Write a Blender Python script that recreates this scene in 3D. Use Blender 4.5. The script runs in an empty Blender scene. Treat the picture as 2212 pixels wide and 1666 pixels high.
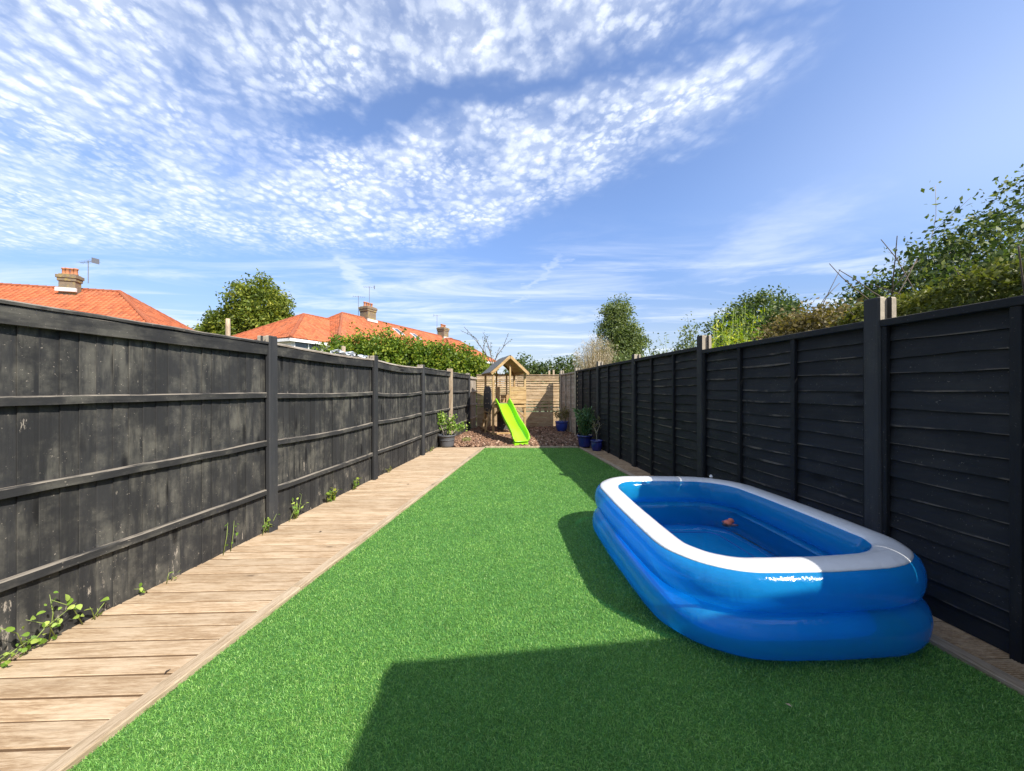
import bpy, bmesh, math, random
import numpy as np
from mathutils import Vector, Matrix, Euler

R = math.radians
rng = random.Random(7)
nrng = np.random.default_rng(11)
scene = bpy.context.scene
COL = scene.collection

# ------------------------------------------------------------------ camera
cam_d = bpy.data.cameras.new('camera')
cam = bpy.data.objects.new('camera', cam_d)
COL.objects.link(cam)
cam.location = (0, 0, 1.35)
cam.rotation_euler = (R(90), 0, 0)
cam_d.sensor_width = 36.0
cam_d.lens = 36.0 * 790 / 2212
cam_d.shift_y = 0.0032
cam_d.clip_start = 0.05
cam_d.clip_end = 6000
scene.camera = cam

# ------------------------------------------------------------------ light
SUN = Vector((0.76, -0.70, 1.0)).normalized()          # towards the sun
SUN_EL = math.asin(SUN.z)
SUN_ROT = math.atan2(SUN.x, SUN.y)
sl = bpy.data.lights.new('sun', 'SUN')
sl.energy = 3.7
sl.angle = R(0.53)
sl.color = (1.0, 0.94, 0.85)
sun = bpy.data.objects.new('sun', sl)
COL.objects.link(sun)
sun.location = SUN * 40
sun.rotation_euler = (-SUN).to_track_quat('-Z', 'Y').to_euler()

scene.view_settings.view_transform = 'Standard'
scene.view_settings.look = 'None'
scene.view_settings.gamma = 1.0
scene.view_settings.use_curve_mapping = False
scene.view_settings.exposure = 1.12


# ------------------------------------------------------------------ node helpers
class NT:
    def __init__(self, tree):
        self.t = tree
        self.n = tree.nodes
        self.l = tree.links

    def node(self, typ, **kw):
        x = self.n.new(typ)
        for k, v in kw.items():
            setattr(x, k, v)
        return x

    def put(self, sock, v):
        if isinstance(v, bpy.types.NodeSocket):
            self.l.new(v, sock)
        elif isinstance(v, (tuple, list)):
            v = list(v)
            if sock.type == 'RGBA' and len(v) == 3:
                v = v + [1.0]
            sock.default_value = v
        else:
            sock.default_value = v

    def m(self, op, a, b=None, c=None, clamp=False):
        x = self.node('ShaderNodeMath', operation=op)
        x.use_clamp = clamp
        self.put(x.inputs[0], a)
        if b is not None:
            self.put(x.inputs[1], b)
        if c is not None:
            self.put(x.inputs[2], c)
        return x.outputs[0]

    def vm(self, op, a, b=None):
        x = self.node('ShaderNodeVectorMath', operation=op)
        self.put(x.inputs[0], a)
        if b is not None:
            self.put(x.inputs[1], b)
        return x.outputs[0]

    def ss(self, x, lo, hi):                     # smoothstep
        n = self.node('ShaderNodeMapRange', interpolation_type='SMOOTHSTEP')
        self.put(n.inputs['Value'], x)
        self.put(n.inputs['From Min'], lo)
        self.put(n.inputs['From Max'], hi)
        return n.outputs['Result']

    def mix(self, f, a, b, blend='MIX'):
        n = self.node('ShaderNodeMix', data_type='RGBA', blend_type=blend)
        self.put(n.inputs[0], f)
        self.put(n.inputs[6], a)
        self.put(n.inputs[7], b)
        return n.outputs[2]

    def noise(self, vec, scale, detail=3.0, rough=0.55, dist=0.0):
        n = self.node('ShaderNodeTexNoise')
        if vec is not None:
            self.put(n.inputs['Vector'], vec)
        n.inputs['Scale'].default_value = scale
        n.inputs['Detail'].default_value = detail
        n.inputs['Roughness'].default_value = rough
        n.inputs['Distortion'].default_value = dist
        return n.outputs[0]

    def voro(self, vec, scale, feature='F1', out='Distance', rand=1.0):
        n = self.node('ShaderNodeTexVoronoi', feature=feature)
        if vec is not None:
            self.put(n.inputs['Vector'], vec)
        n.inputs['Scale'].default_value = scale
        n.inputs['Randomness'].default_value = rand
        return n.outputs[out]

    def ramp(self, f, stops):
        n = self.node('ShaderNodeValToRGB')
        cr = n.color_ramp
        while len(cr.elements) < len(stops):
            cr.elements.new(0.5)
        for e, (p, c) in zip(cr.elements, stops):
            e.position = p
            e.color = list(c) + [1.0] if len(c) == 3 else c
        self.put(n.inputs[0], f)
        return n.outputs[0]

    def sepxyz(self, v):
        n = self.node('ShaderNodeSeparateXYZ')
        self.put(n.inputs[0], v)
        return n.outputs

    def comb(self, x, y, z):
        n = self.node('ShaderNodeCombineXYZ')
        for i, q in enumerate((x, y, z)):
            self.put(n.inputs[i], q)
        return n.outputs[0]


# ------------------------------------------------------------------ sky
world = bpy.data.worlds.new('World')
scene.world = world
world.cycles.sampling_method = 'MANUAL'
world.cycles.sample_map_resolution = 512
world.use_nodes = True
W = NT(world.node_tree)
W.n.clear()
sky = W.node('ShaderNodeTexSky', sky_type='NISHITA')
sky.sun_disc = False
sky.sun_elevation = SUN_EL
sky.sun_rotation = SUN_ROT
sky.altitude = 0
sky.air_density = 1.0
sky.dust_density = 0.9
sky.ozone_density = 1.6
tc = W.node('ShaderNodeTexCoord')
D = tc.outputs['Generated']
dx, dy, dz = W.sepxyz(D)
zc = W.m('MAXIMUM', dz, 0.03)
u = W.m('DIVIDE', dx, zc)                   # the cloud sheet: a level plane overhead
v = W.m('DIVIDE', dy, zc)
uv = W.comb(u, v, 0.0)
warp = W.node('ShaderNodeTexNoise')
W.put(warp.inputs['Vector'], uv)
warp.inputs['Scale'].default_value = 2.2
warp.inputs['Detail'].default_value = 2.0
wv = W.vm('SCALE', W.vm('SUBTRACT', warp.outputs['Color'], (0.5, 0.5, 0.5)))
wv.node.inputs['Scale'].default_value = 0.30
wf = W.node('ShaderNodeTexNoise')
W.put(wf.inputs['Vector'], uv)
wf.inputs['Scale'].default_value = 9.0
wf.inputs['Detail'].default_value = 3.0
wfv = W.vm('SCALE', W.vm('SUBTRACT', wf.outputs['Color'], (0.5, 0.5, 0.5)))
wfv.node.inputs['Scale'].default_value = 0.30
uvw = W.vm('ADD', W.vm('ADD', uv, wv), wfv)
wu, wvv, _ = W.sepxyz(uvw)
# long rolls of the sheet run along this skewed axis
q = W.m('ADD', wvv, W.m('MULTIPLY', wu, 0.256))            # across the rolls
p = W.m('SUBTRACT', wu, W.m('MULTIPLY', wvv, 0.10))
# one clear lane through the sheet, and the sheet's ragged far-right end
lane = W.m('ABSOLUTE', W.m('SUBTRACT', q, 1.228))
lane_w = W.m('ADD', 0.035, W.m('MULTIPLY', W.ss(u, 0.5, -0.5), 0.05))
lane_m = W.ss(W.m('SUBTRACT', lane, lane_w), -0.05, 0.11)
lane_m = W.m('MAXIMUM', lane_m, W.m('MULTIPLY', W.ss(u, -0.7, -1.15), 0.85))
edge = W.m('ADD', wvv, W.m('MULTIPLY', wu, 1.02))
edge_m = W.ss(edge, 2.42, 1.92)
far_m = W.ss(wvv, 2.85, 2.25)
right_m = W.ss(W.m('ADD', u, W.m('MULTIPLY', wu, 0.3)), 1.28, 0.85)
right_m = W.m('MULTIPLY', right_m, 1.0)
lump = W.noise(uv, 1.7, 3.0, 0.55)
lump2 = W.ss(lump, 0.30, 0.56)
cover = W.m('MULTIPLY', W.m('MULTIPLY', lane_m, edge_m), W.m('MULTIPLY', far_m, right_m))
cover = W.m('MULTIPLY', cover, W.m('ADD', 0.40, W.m('MULTIPLY', lump2, 0.52)))
# small puffs, drawn out a little along the wind
pvec = W.comb(W.m('ADD', u, W.m('MULTIPLY', v, 0.10)), W.m('MULTIPLY', v, 0.86), 0.0)
w1 = W.node('ShaderNodeTexNoise')
W.put(w1.inputs['Vector'], pvec)
w1.inputs['Scale'].default_value = 5.0
w1.inputs['Detail'].default_value = 2.0
w1v = W.vm('SCALE', W.vm('SUBTRACT', w1.outputs['Color'], (0.5, 0.5, 0.5)))
w1v.node.inputs['Scale'].default_value = 0.10
w2 = W.node('ShaderNodeTexNoise')
W.put(w2.inputs['Vector'], pvec)
w2.inputs['Scale'].default_value = 34
w2.inputs['Detail'].default_value = 5.0
w2.inputs['Roughness'].default_value = 0.6
w2v = W.vm('SCALE', W.vm('SUBTRACT', w2.outputs['Color'], (0.5, 0.5, 0.5)))
w2v.node.inputs['Scale'].default_value = 0.060
pv2 = W.vm('ADD', W.vm('ADD', pvec, w1v), w2v)


def cells(scale, lo, hi):
    vo = W.node('ShaderNodeTexVoronoi', feature='SMOOTH_F1')
    W.put(vo.inputs['Vector'], pv2)
    vo.inputs['Scale'].default_value = scale
    vo.inputs['Smoothness'].default_value = 0.35
    return W.ss(vo.outputs['Distance'], lo, hi)


big = W.ss(W.noise(pvec, 2.6, 3.0, 0.55), 0.42, 0.60)
puff = W.mix(big, cells(18.5, 0.76, 0.14), cells(29.0, 0.76, 0.14))
fine = W.noise(pv2, 42, 5.0, 0.65)
puff = W.m('MULTIPLY', puff, W.m('ADD', 0.62, W.m('MULTIPLY', fine, 0.76)))
patch = W.ss(W.noise(W.vm('ADD', pvec, w1v), 4.2, 4.0, 0.6), 0.30, 0.64)
veil = W.m('ADD', 0.10, W.m('MULTIPLY', patch, 0.26))
dens = W.m('ADD', W.m('MULTIPLY', veil, 1.2), W.m('MULTIPLY', puff, W.m('ADD', 0.42, W.m('MULTIPLY', patch, 0.42))))
dens = W.m('MULTIPLY', dens, cover, clamp=True)
# thin streaks low down, drawn out sideways, and two fading trails
st = W.comb(W.m('MULTIPLY', u, 0.32), W.m('MULTIPLY', v, 0.85), 3.0)
cir = W.ss(W.noise(st, 1.5, 6.0, 0.62, 0.6), 0.44, 0.78)
low_m = W.m('MULTIPLY', W.ss(v, 1.9, 3.2), 0.78)
cir = W.m('MULTIPLY', cir, low_m)
hz = W.m('MULTIPLY', W.ss(v, 2.4, 9.0), 0.22)


def trail(x0, y0, x1, y1, wd, amt):
    ax, ay = x1 - x0, y1 - y0
    L = math.hypot(ax, ay)
    ax /= L
    ay /= L
    du = W.m('SUBTRACT', wu, x0)
    dv = W.m('SUBTRACT', wvv, y0)
    along = W.m('ADD', W.m('MULTIPLY', du, ax), W.m('MULTIPLY', dv, ay))
    acr = W.m('ABSOLUTE', W.m('SUBTRACT', W.m('MULTIPLY', du, ay), W.m('MULTIPLY', dv, ax)))
    a = W.m('MULTIPLY', W.ss(acr, wd, 0.0), W.m('MULTIPLY', W.ss(along, 0.0, L * .25), W.ss(along, L, L * .7)))
    return W.m('MULTIPLY', a, amt)


t1 = trail(-1.25, 2.45, -1.55, 4.2, 0.16, 0.55)
t2 = trail(0.0, 4.6, 0.45, 2.35, 0.09, 0.35)
# a feathery patch towards the right
fu = W.m('SUBTRACT', wu, 1.72)
fv = W.m('SUBTRACT', wvv, 2.6)
fr = W.m('SQRT', W.m('ADD', W.m('POWER', W.m('ABSOLUTE', W.m('MULTIPLY', W.m('SUBTRACT', fu, W.m('MULTIPLY', fv, 0.1)), 2.2)), 2.0),
                    W.m('POWER', W.m('ABSOLUTE', W.m('MULTIPLY', fv, 1.05)), 2.0)))
feath = W.m('MULTIPLY', W.ss(fr, 1.1, 0.1), W.m('ADD', 0.15, W.m('MULTIPLY', W.noise(W.comb(W.m('MULTIPLY', u, 2.2), W.m('MULTIPLY', v, 5.0), 1.0), 1.6, 5.0, 0.6), 0.75)))
# pale veil over the whole right side
rveil = W.m('MULTIPLY', W.ss(u, 0.6, 2.1), W.m('MULTIPLY', W.ss(v, 3.0, 0.9), 0.28))
up = W.ss(dz, 0.0, 0.03)
tot = W.m('MAXIMUM', W.m('MAXIMUM', dens, cir), W.m('MAXIMUM', W.m('MAXIMUM', t1, t2), W.m('MULTIPLY', feath, 0.62)))
tot = W.m('ADD', W.m('MULTIPLY', tot, 0.90), W.m('ADD', W.m('ADD', hz, 0.06), rveil), clamp=True)
tot = W.m('MULTIPLY', tot, up)
tint = W.mix(W.ss(dz, 0.0, 0.42), (0.60, 0.62, 0.72), (0.88, 1.06, 1.36))
skyc = W.mix(1.0, sky.outputs[0], tint, 'MULTIPLY')
CLOUD = (5.7, 6.15, 6.95)
skyc = W.mix(tot, skyc, CLOUD)
bg = W.node('ShaderNodeBackground')
W.put(bg.inputs['Color'], skyc)
bg.inputs['Strength'].default_value = 0.085
wo = W.node('ShaderNodeOutputWorld')
W.l.new(bg.outputs[0], wo.inputs['Surface'])


# ------------------------------------------------------------------ materials
def new_mat(name):
    m = bpy.data.materials.new(name)
    m.use_nodes = True
    t = NT(m.node_tree)
    t.n.clear()
    out = t.node('ShaderNodeOutputMaterial')
    b = t.node('ShaderNodeBsdfPrincipled')
    t.l.new(b.outputs[0], out.inputs['Surface'])
    return m, t, b, out


def bump(t, b, h, strength=0.3, dist=0.01):
    n = t.node('ShaderNodeBump')
    n.inputs['Strength'].default_value = strength
    n.inputs['Distance'].default_value = dist
    t.put(n.inputs['Height'], h)
    t.l.new(n.outputs[0], b.inputs['Normal'])
    return n


def objcoord(t, spread=37.0):
    c = t.node('ShaderNodeTexCoord').outputs['Object']
    r = t.node('ShaderNodeObjectInfo').outputs['Random']
    off = t.comb(t.m('MULTIPLY', r, spread), t.m('MULTIPLY', r, spread * 1.7), t.m('MULTIPLY', r, spread * 2.3))
    return t.vm('ADD', c, off), r, c


def scaled(t, vec, s):
    return t.vm('MULTIPLY', vec, s)


def wood(name, c0, c1, c2, axis='x', rough=0.75, vary=0.35, bump_s=0.35, knots=True, spec=0.25, fine=1.0):
    m, t, b, o = new_mat(name)
    vec, r, raw = objcoord(t)
    ax = lambda l, c: {'x': (l, c, c), 'y': (c, l, c), 'z': (c, c, l)}[axis]
    wob = t.node('ShaderNodeTexNoise')
    t.put(wob.inputs['Vector'], scaled(t, vec, ax(2.0, 5.0)))
    wob.inputs['Scale'].default_value = 1.0
    wv_ = t.vm('SCALE', t.vm('SUBTRACT', wob.outputs['Color'], (0.5, 0.5, 0.5)))
    wv_.node.inputs['Scale'].default_value = 0.025
    vw = t.vm('ADD', vec, wv_)
    g = t.noise(scaled(t, vw, ax(5.0 * fine, 80 * fine)), 1.0, 5.0, 0.7, 0.35)
    gf = t.noise(scaled(t, vw, ax(22 * fine, 260 * fine)), 1.0, 3.0, 0.65)
    g2 = t.noise(scaled(t, vec, ax(3.0, 11)), 1.0, 5.0, 0.65)
    gg = t.m('ADD', t.m('MULTIPLY', g, 0.62), t.m('MULTIPLY', gf, 0.38))
    col = t.ramp(gg, [(0.34, tuple(x * 0.72 for x in c0)), (0.46, c0), (0.54, c1), (0.66, c2)])
    col = t.mix(t.m('MULTIPLY', t.ss(g2, 0.40, 0.66), 0.55), col, c2)
    col = t.mix(t.m('MULTIPLY', t.ss(g2, 0.46, 0.30), 0.45), col, c0)
    if knots:
        kv = scaled(t, t.vm('ADD', vec, wv_), ax(3.4, 9))
        k = t.voro(kv, 0.5)
        ring = t.m('SINE', t.m('MULTIPLY', k, 95.0))
        kn = t.ss(k, 0.075, 0.03)
        halo = t.ss(k, 0.24, 0.06)
        col = t.mix(t.m('MULTIPLY', halo, t.m('ADD', 0.18, t.m('MULTIPLY', ring, 0.16))), col, tuple(x * 0.55 for x in c0))
        col = t.mix(t.m('MULTIPLY', kn, 0.7), col, tuple(x * 0.4 for x in c0))
    val = t.m('ADD', 1.0 - vary / 2, t.m('MULTIPLY', t.m('FRACT', t.m('MULTIPLY', r, 7.31)), vary))
    col = t.mix(1.0, col, t.comb(val, val, val), 'MULTIPLY')
    t.put(b.inputs['Base Color'], col)
    t.put(b.inputs['Roughness'], t.m('ADD', rough - 0.1, t.m('MULTIPLY', g, 0.2)))
    b.inputs['Specular IOR Level'].default_value = spec
    bump(t, b, t.m('ADD', gg, t.m('MULTIPLY', g2, 0.4)), bump_s, 0.004)
    return m


def black_paint(name, axis, base=(0.030, 0.030, 0.030), wear=0.5, rough=0.62, dusty=1.0, lap=False, dustc=(0.165, 0.155, 0.125)):
    m, t, b, o = new_mat(name)
    vec, r, raw = objcoord(t)
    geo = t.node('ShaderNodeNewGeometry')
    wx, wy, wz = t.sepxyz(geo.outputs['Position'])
    s = {'x': (1.6, 42, 42), 'z': (42, 42, 1.6)}[axis]
    s2 = {'x': (3.0, 14, 14), 'z': (14, 14, 3.0)}[axis]
    g = t.noise(scaled(t, vec, s), 1.0, 6.0, 0.7, 0.4)
    g2 = t.noise(scaled(t, vec, s2), 1.0, 4.0, 0.6)
    big = t.noise(geo.outputs['Position'], 3.4, 6.0, 0.68)
    val = t.m('ADD', 0.62, t.m('MULTIPLY', g, 0.8))
    rv = t.m('ADD', 0.84, t.m('MULTIPLY', t.m('FRACT', t.m('MULTIPLY', r, 5.7)), 0.32))
    val = t.m('MULTIPLY', val, rv)
    col = t.mix(1.0, base, t.comb(val, val, val), 'MULTIPLY')
    # thinned, dusty paint in drifts; bare scuffs with their own shapes, thicker low down where feet and rain reach
    dust = t.m('MULTIPLY', t.ss(big, 0.40, 0.66), t.ss(g2, 0.34, 0.62))
    col = t.mix(t.m('MULTIPLY', dust, (0.55 * wear + 0.10) * dusty), col, dustc)
    low = t.m('MULTIPLY', t.ss(wz, 1.0, 0.1), 0.085)
    sc = t.noise(scaled(t, vec, {'x': (5, 22, 22), 'z': (22, 22, 5)}[axis]), 1.0, 8.0, 0.72)
    thr = t.m('SUBTRACT', 0.72 - 0.07 * wear, t.m('MULTIPLY', low, t.ss(big, 0.45, 0.6)))
    bare = t.ss(t.m('SUBTRACT', sc, thr), 0.0, 0.05)
    speck = t.ss(t.noise(vec, 75, 3.0, 0.65), 0.665, 0.70)
    bare = t.m('MAXIMUM', bare, t.m('MULTIPLY', t.m('MULTIPLY', speck, t.ss(big, 0.40, 0.58)), 0.85))
    col = t.mix(t.m('MULTIPLY', bare, wear), col, (0.40, 0.35, 0.285))
    # upward faces painted paler as if sunlit, broken up like worn bare wood
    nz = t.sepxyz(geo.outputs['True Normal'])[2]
    top_lit_worn = t.m('MULTIPLY', t.ss(nz, 0.25, 0.75), t.ss(t.noise(scaled(t, vec, {'x': (4, 30, 30), 'z': (30, 30, 4)}[axis]), 1.0, 4.0, 0.65), 0.36, 0.56))
    col = t.mix(t.m('MULTIPLY', top_lit_worn, min(0.6, wear * 0.8)), col, (0.36, 0.31, 0.245))
    if lap:
        rz_ = t.sepxyz(raw)[2]
        ln = t.m('MULTIPLY', t.ss(rz_, 0.013, 0.005), t.ss(t.noise(scaled(t, vec, (3.2, 9, 9)), 1.0, 4.0, 0.7), 0.44, 0.60))
        col = t.mix(t.m('MULTIPLY', ln, 0.36), col, (0.24, 0.20, 0.155))
    # dark knots bleeding through
    k = t.voro(scaled(t, vec, {'x': (2.2, 8, 8), 'z': (8, 8, 2.2)}[axis]), 0.6)
    col = t.mix(t.m('MULTIPLY', t.ss(k, 0.17, 0.06), 0.85), col, (0.005, 0.005, 0.006))
    t.put(b.inputs['Base Color'], col)
    t.put(b.inputs['Roughness'], t.m('ADD', rough, t.m('MULTIPLY', g, 0.25)))
    b.inputs['Specular IOR Level'].default_value = 0.16
    bump(t, b, t.m('ADD', g, t.m('MULTIPLY', bare, -0.4)), 0.6, 0.004)
    return m


def plain(name, col, rough=0.6, vary=0.25, scale=6.0, bump_s=0.15, metallic=0.0, spec=0.4, coat=0.0, fine=60.0):
    m, t, b, o = new_mat(name)
    vec, r, raw = objcoord(t)
    n = t.noise(vec, scale, 5.0, 0.6)
    n2 = t.noise(vec, fine, 3.0, 0.6)
    val = t.m('ADD', 1.0 - vary, t.m('MULTIPLY', t.m('ADD', n, t.m('MULTIPLY', n2, 0.5)), vary * 1.33))
    t.put(b.inputs['Base Color'], t.mix(1.0, col, t.comb(val, val, val), 'MULTIPLY'))
    b.inputs['Roughness'].default_value = rough
    b.inputs['Metallic'].default_value = metallic
    b.inputs['Specular IOR Level'].default_value = spec
    b.inputs['Coat Weight'].default_value = coat
    bump(t, b, t.m('ADD', n2, n), bump_s, 0.004)
    return m


def leafmat(name, stops, trans=0.35, rough=0.5, spec=0.3):
    m, t, b, o = new_mat(name)
    a = t.node('ShaderNodeAttribute', attribute_name='rnd')
    col = t.ramp(a.outputs['Fac'], stops)
    t.put(b.inputs['Base Color'], col)
    b.inputs['Roughness'].default_value = rough
    b.inputs['Specular IOR Level'].default_value = spec
    tr = t.node('ShaderNodeBsdfTranslucent')
    t.put(tr.inputs['Color'], t.mix(1.0, col, (1.25, 1.3, 0.6), 'MULTIPLY'))
    mx = t.node('ShaderNodeMixShader')
    mx.inputs[0].default_value = trans
    t.l.new(b.outputs[0], mx.inputs[1])
    t.l.new(tr.outputs[0], mx.inputs[2])
    t.l.new(mx.outputs[0], o.inputs['Surface'])
    return m


M = {}
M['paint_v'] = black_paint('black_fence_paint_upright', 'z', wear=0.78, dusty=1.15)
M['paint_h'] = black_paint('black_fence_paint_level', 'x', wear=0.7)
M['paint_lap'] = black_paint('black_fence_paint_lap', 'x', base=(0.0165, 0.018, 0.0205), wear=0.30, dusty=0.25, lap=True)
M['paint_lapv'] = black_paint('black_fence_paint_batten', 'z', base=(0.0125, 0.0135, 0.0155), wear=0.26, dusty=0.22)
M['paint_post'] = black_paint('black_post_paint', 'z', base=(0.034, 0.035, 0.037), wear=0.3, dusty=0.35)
M['concrete'] = plain('concrete_post', (0.36, 0.31, 0.235), 0.9, 0.55, 9, 0.6)
M['deck'] = wood('deck_wood', (0.325, 0.220, 0.128), (0.44, 0.322, 0.203), (0.55, 0.432, 0.298), 'x', 0.8, 0.22, 0.6, fine=0.9)
M['kerb'] = wood('deck_edging_wood', (0.27, 0.20, 0.125), (0.37, 0.285, 0.19), (0.45, 0.36, 0.255), 'x', 0.8, 0.22, 0.5)
M['deck_r'] = wood('deck_wood_right', (0.30, 0.195, 0.105), (0.42, 0.29, 0.165), (0.52, 0.39, 0.25), 'x', 0.8, 0.3, 0.6)
M['plank_side'] = plain('gap_shade_plank_side', (0.17, 0.105, 0.058), 0.9, 0.4, 20, 0.3)  # shade painted onto plank sides so the deck gaps read as dark lines
M['under'] = plain('deck_underlay', (0.05, 0.036, 0.024), 0.9)
M['slat'] = wood('pale_slat_wood', (0.33, 0.22, 0.115), (0.50, 0.36, 0.21), (0.62, 0.48, 0.31), 'x', 0.75, 0.45, 0.4)
M['grey_wood'] = wood('weathered_grey_wood', (0.22, 0.18, 0.14), (0.34, 0.29, 0.235), (0.44, 0.39, 0.33), 'x', 0.85, 0.3, 0.5)
M['grey_wood_v'] = wood('weathered_grey_wood_upright', (0.22, 0.18, 0.14), (0.36, 0.31, 0.25), (0.46, 0.41, 0.34), 'z', 0.85, 0.3, 0.5)
M['frame'] = wood('play_tower_wood_upright', (0.33, 0.20, 0.080), (0.48, 0.315, 0.14), (0.58, 0.41, 0.21), 'z', 0.65, 0.22, 0.3)
M['frame_h'] = wood('play_tower_wood_level', (0.33, 0.20, 0.080), (0.48, 0.315, 0.14), (0.58, 0.41, 0.21), 'x', 0.65, 0.22, 0.3)
M['frame_y'] = wood('play_tower_wood_deep', (0.33, 0.20, 0.080), (0.48, 0.315, 0.14), (0.58, 0.41, 0.21), 'y', 0.65, 0.22, 0.3)
M['palepost'] = wood('pale_timber', (0.32, 0.23, 0.15), (0.46, 0.355, 0.24), (0.55, 0.45, 0.32), 'z', 0.7, 0.2, 0.3)
M['felt'] = plain('roof_felt', (0.12, 0.12, 0.115), 0.95, 0.4, 12, 0.5)
M['climb'] = plain('climbing_board', (0.075, 0.072, 0.068), 0.7, 0.3, 5, 0.2)
M['lime'] = plain('lime_plastic', (0.28, 0.72, 0.010), 0.32, 0.06, 3, 0.02, spec=0.5)
M['grey_pot'] = plain('grey_plastic_pot', (0.085, 0.088, 0.095), 0.5, 0.25, 8, 0.08)
M['blue_pot'] = plain('blue_glazed_pot', (0.022, 0.055, 0.30), 0.18, 0.35, 7, 0.06, spec=0.6, coat=0.4)
M['navy_pot'] = plain('navy_glazed_pot', (0.016, 0.024, 0.17), 0.2, 0.35, 7, 0.06, spec=0.6, coat=0.4)
M['soil'] = plain('potting_soil', (0.05, 0.035, 0.024), 0.95, 0.5, 30, 0.8)
M['bark'] = plain('tree_bark', (0.12, 0.095, 0.07), 0.9, 0.5, 14, 0.7)
M['palebark'] = plain('pale_stem', (0.42, 0.36, 0.28), 0.8, 0.35, 20, 0.4)
M['greenstem'] = plain('green_stem', (0.22, 0.28, 0.07), 0.6, 0.3, 20, 0.2)
M['render'] = plain('house_render', (0.78, 0.75, 0.69), 0.9, 0.15, 3, 0.3)
M['whitepaint'] = plain('white_paint', (0.78, 0.77, 0.74), 0.5, 0.12, 5, 0.05)
M['glass'] = plain('window_glass', (0.055, 0.075, 0.09), 0.06, 0.1, 1, 0.0, spec=0.7)
M['lead'] = plain('chimney_flashing', (0.62, 0.60, 0.56), 0.7, 0.3, 6, 0.2)
M['metal'] = plain('aerial_metal', (0.20, 0.20, 0.21), 0.5, 0.2, 9, 0.1, metallic=0.6)
M['roofgrey'] = plain('flat_roof_felt', (0.10, 0.10, 0.10), 0.9)
M['plastic_film'] = plain('pale_plastic_film', (0.66, 0.70, 0.74), 0.35, 0.3, 15, 0.3)
M['toy'] = plain('salmon_plastic', (0.62, 0.16, 0.09), 0.35, 0.15, 20, 0.05)
M['toydark'] = plain('dark_plastic', (0.03, 0.02, 0.02), 0.4, 0.15, 20, 0.05)
M['potclay'] = plain('clay_chimney_pot', (0.42, 0.17, 0.08), 0.85, 0.35, 12, 0.3)


def tiles_mat(name, c):
    m, t, b, o = new_mat(name)
    a = t.node('ShaderNodeAttribute', attribute_name='rnd').outputs['Fac']
    pos = t.node('ShaderNodeNewGeometry').outputs['Position']
    n = t.noise(pos, 0.5, 4.0, 0.6)
    n2 = t.noise(pos, 9.0, 3.0, 0.6)
    col = t.ramp(a, [(0.0, tuple(x * 0.66 for x in c)), (0.5, c), (1.0, tuple(min(1, x * 1.22) for x in c))])
    col = t.mix(t.m('MULTIPLY', t.ss(n, 0.45, 0.75), 0.28), col, (0.30, 0.19, 0.12))
    col = t.mix(t.m('MULTIPLY', t.ss(n2, 0.58, 0.70), 0.45), col, (0.20, 0.15, 0.085))
    t.put(b.inputs['Base Color'], col)
    b.inputs['Roughness'].default_value = 0.85
    return m


M['tiles'] = tiles_mat('orange_clay_tiles', (0.43, 0.112, 0.040))


def brick_mat():
    m, t, b, o = new_mat('lichened_brick')
    vec, r, raw = objcoord(t, 5.0)
    br = t.node('ShaderNodeTexBrick')
    t.put(br.inputs['Vector'], t.vm('ADD', t.comb(t.m('ADD', t.sepxyz(raw)[0], t.sepxyz(raw)[1]), t.sepxyz(raw)[2], 0.0), (0, 0, 0)))
    br.inputs['Scale'].default_value = 4.4
    br.inputs['Color1'].default_value = (0.20, 0.135, 0.08, 1)
    br.inputs['Color2'].default_value = (0.14, 0.10, 0.065, 1)
    br.inputs['Mortar'].default_value = (0.22, 0.19, 0.14, 1)
    br.inputs['Mortar Size'].default_value = 0.03
    n = t.noise(vec, 2.5, 5.0, 0.65)
    col = t.mix(t.m('MULTIPLY', t.ss(n, 0.48, 0.66), 0.6), br.outputs[0], (0.40, 0.30, 0.06))
    t.put(b.inputs['Base Color'], col)
    b.inputs['Roughness'].default_value = 0.95
    bump(t, b, br.outputs['Fac'], -0.4, 0.01)
    return m


M['brick'] = brick_mat()


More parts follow.
